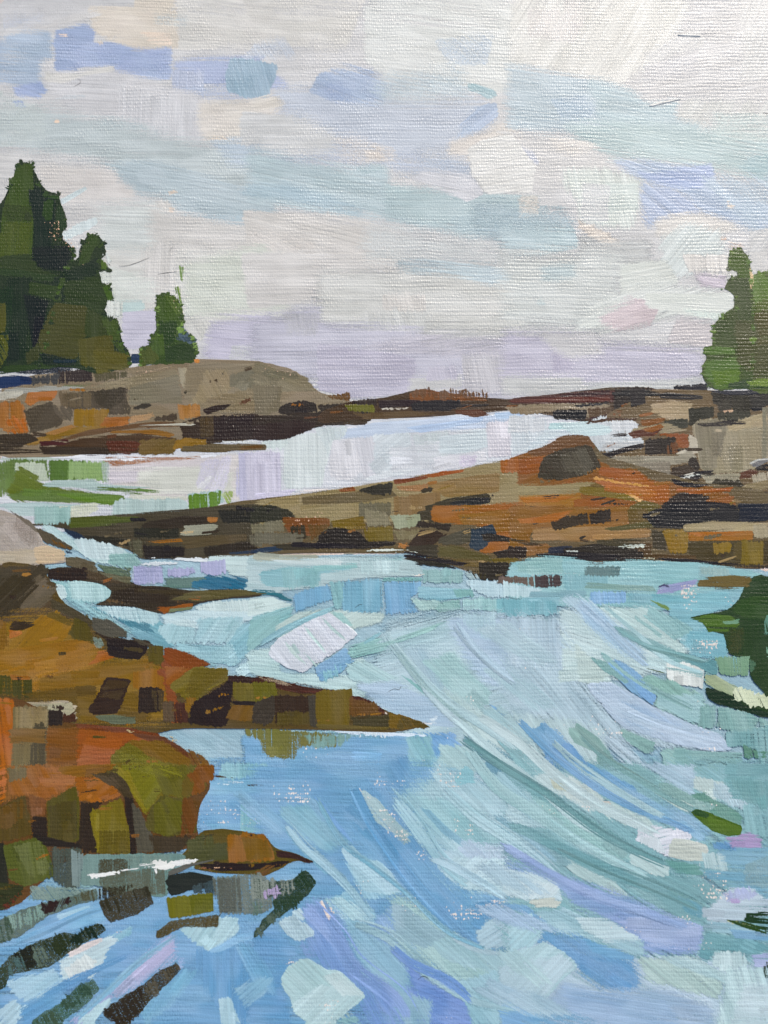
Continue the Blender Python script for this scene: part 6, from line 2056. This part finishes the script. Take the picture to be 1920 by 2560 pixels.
TREE_TONES = {'spruce_tall': ('243009', '2c4018', '33441a', '1a2710'), 'spruce_second': ('26330c', '33441a', '3d5426', '1f2c0c'),
              'small_spruce': ('34471a', '4a5f26', '3d5220', '6f8a50'), 'spruce_right': ('3a4c16', '42592c', '4b6a34', '5f7a3a'),
              'spruce_right_edge': ('44561f', '55703a', '5f7a40')}
pending, acc_pending = {}, {}
key, ox, oy, sc = None, 0, 0, 1
for line in DATA.split('\n'):
    t = line.split()
    if not t: continue
    if t[0] == 'ACCENTS':
        for k_ in t[1:]: accents(k_, acc_pending[k_])
        continue
    if t[0][0] == '@':
        if key in pending:
            needles(key, pending.pop(key), TREE_TONES[key], 24 if 'edge' in key else 90, 11.0)
        key = t[0][1:]
        if t[-1] == 'F': ox, oy, sc = 0, 0, 1 / 0.8641
        else:
            ox, oy, sc = int(t[-2]) * 640, int(t[-1]) * 640, 640 / 1659.0
            if len(t) == 4: key = key + ' ' + t[1]
        continue
    if t[2][0] == 'R':
        nums = [float(v) for v in t[3:]]
        rp = [(nums[i] * sc + ox, nums[i + 1] * sc + oy) for i in range(0, len(nums), 2)]
        ribbon(key, t[0], float(t[1]), t[2][1:].lstrip(',') or 'd2', rp)
        for _ in range(2):
            off = float(t[1]) * rnd.uniform(-0.7, 0.7); k = rnd.uniform(0.86, 1.1)
            hx = ''.join('%02x' % int(min(255, int(t[0][2 * i:2 * i + 2], 16) * k)) for i in range(3))
            a0 = rnd.randrange(0, max(1, len(rp) - 2))
            ribbon(key, hx, rnd.uniform(5, 14), 'd%.1f' % rnd.uniform(3, 4.6), [(x + off * 0.6, y - off * 0.6) for x, y in rp[a0:]])
        continue
    if t[2] == 'k': t = [t[0], t[1], 'k'] + t[3:]
    nums = [float(v) for v in t[3:]]
    if len(nums) % 2: nums = nums[:-1]
    if sc < 1:      # neighbouring tiles of notes overlap unevenly
        for q in range(0, len(nums), 2):
            wide = 1.0 if key in ('sky', 'water', 'water_front') else 0.35
            for r_ in (q, q + 1):
                if nums[r_] == 0.0: nums[r_] -= rnd.uniform(8, 110) * wide
                elif nums[r_] == 1659.0: nums[r_] += rnd.uniform(20, 260) * wide
    pts = [(min(max(nums[i] * sc + ox, 0), 1920), min(max(nums[i + 1] * sc + oy, 0), 2560)) for i in range(0, len(nums), 2)]
    cl = []
    for p in pts:
        if not cl or abs(p[0] - cl[-1][0]) + abs(p[1] - cl[-1][1]) > 1.0: cl.append(p)
    if len(cl) < 3: continue
    if key in TREE_TONES and 'base' in t[2]: pending[key] = cl
    if key in ACCENT and 'base' in t[2]: acc_pending[key] = cl
    emit(key, t[0], float(t[1]), t[2], cl)
    if 'base' not in t[2] and t[2] != 'k' and rnd.random() < DRAG.get(key, 0): drag(key, t[0], float(t[1]), t[2], cl)
for r in roots.values():
    if 'worigin' in r: del r['worigin']




# ------------------------------------------------------------------ stray brush hairs caught in the paint
def hair(label, pts, r=0.00005):
    w = [place(x, y) for x, y in pts]
    fine_ = []
    for i in range(len(w) - 1):
        for k in range(5):
            f = k / 5.0
            p0 = w[max(i - 1, 0)]; p1 = w[i]; p2 = w[i + 1]; p3 = w[min(i + 2, len(w) - 1)]
            q = [0.5 * ((2 * p1[a]) + (-p0[a] + p2[a]) * f + (2 * p0[a] - 5 * p1[a] + 4 * p2[a] - p3[a]) * f * f + (-p0[a] + 3 * p1[a] - 3 * p2[a] + p3[a]) * f ** 3) for a in (0, 1)]
            fine_.append(q)
    fine_.append(list(w[-1]))
    cx = sum(q[0] for q in fine_) / len(fine_); cy = sum(q[1] for q in fine_) / len(fine_)
    verts, faces = [], []
    n = len(fine_)
    for i, q in enumerate(fine_):
        a = fine_[max(i - 1, 0)]; b = fine_[min(i + 1, n - 1)]
        dx, dy = b[0] - a[0], b[1] - a[1]
        L = math.hypot(dx, dy) + 1e-12
        nx, ny = -dy / L, dx / L
        rr = r * (1 - 0.5 * abs(i / (n - 1) * 2 - 1))
        for k in range(5):
            t_ = 2 * math.pi * k / 5
            verts.append((q[0] - cx + nx * math.cos(t_) * rr, q[1] - cy + ny * math.cos(t_) * rr, rr * 0.9 + math.sin(t_) * rr))
    for i in range(n - 1):
        for k in range(5):
            faces.append((i * 5 + k, i * 5 + (k + 1) % 5, i * 5 + 5 + (k + 1) % 5, i * 5 + 5 + k))
    me = bpy.data.meshes.new('hair'); me.from_pydata(verts, [], faces); me.update()
    me.materials.append(MAT_HAIR)
    o = bpy.data.objects.new('hair', me); COL.objects.link(o)
    zz = max(float(HGT[int(y / CELL + 0.5), int(x / CELL + 0.5)]) for x, y in pts)
    o.location = (cx, cy, zz)
    tag(o, label, 'hair', 'brush hairs stuck in the paint')


nh = NB('bristle_hair'); nh.bsdf.inputs['Base Color'].default_value = (0.05, 0.045, 0.04, 1); nh.bsdf.inputs['Roughness'].default_value = 0.4
MAT_HAIR = nh.m
hair('hooked brush hair in the grey cloud below the blue band', [(195, 196), (202, 205), (194, 212), (185, 216)])
hair('long thin hair in the pale sky right of the bushy spruce', [(297, 665), (320, 664), (350, 654), (374, 644)])
hair('faint short hair in the sky above the smallest spruce', [(394, 686), (418, 682), (442, 679)])
hair('curled hair on the pale turquoise water right of the olive block', [(970, 1730), (985, 1722), (998, 1724), (1002, 1716)])
hair('tiny straight hair on the blue block of the turquoise water', [(887, 1520), (898, 1512), (906, 1511)])
hair('thin wavy hair at the foot of the tall lavender water', [(1045, 2448), (1056, 2440), (1066, 2442), (1073, 2448)])
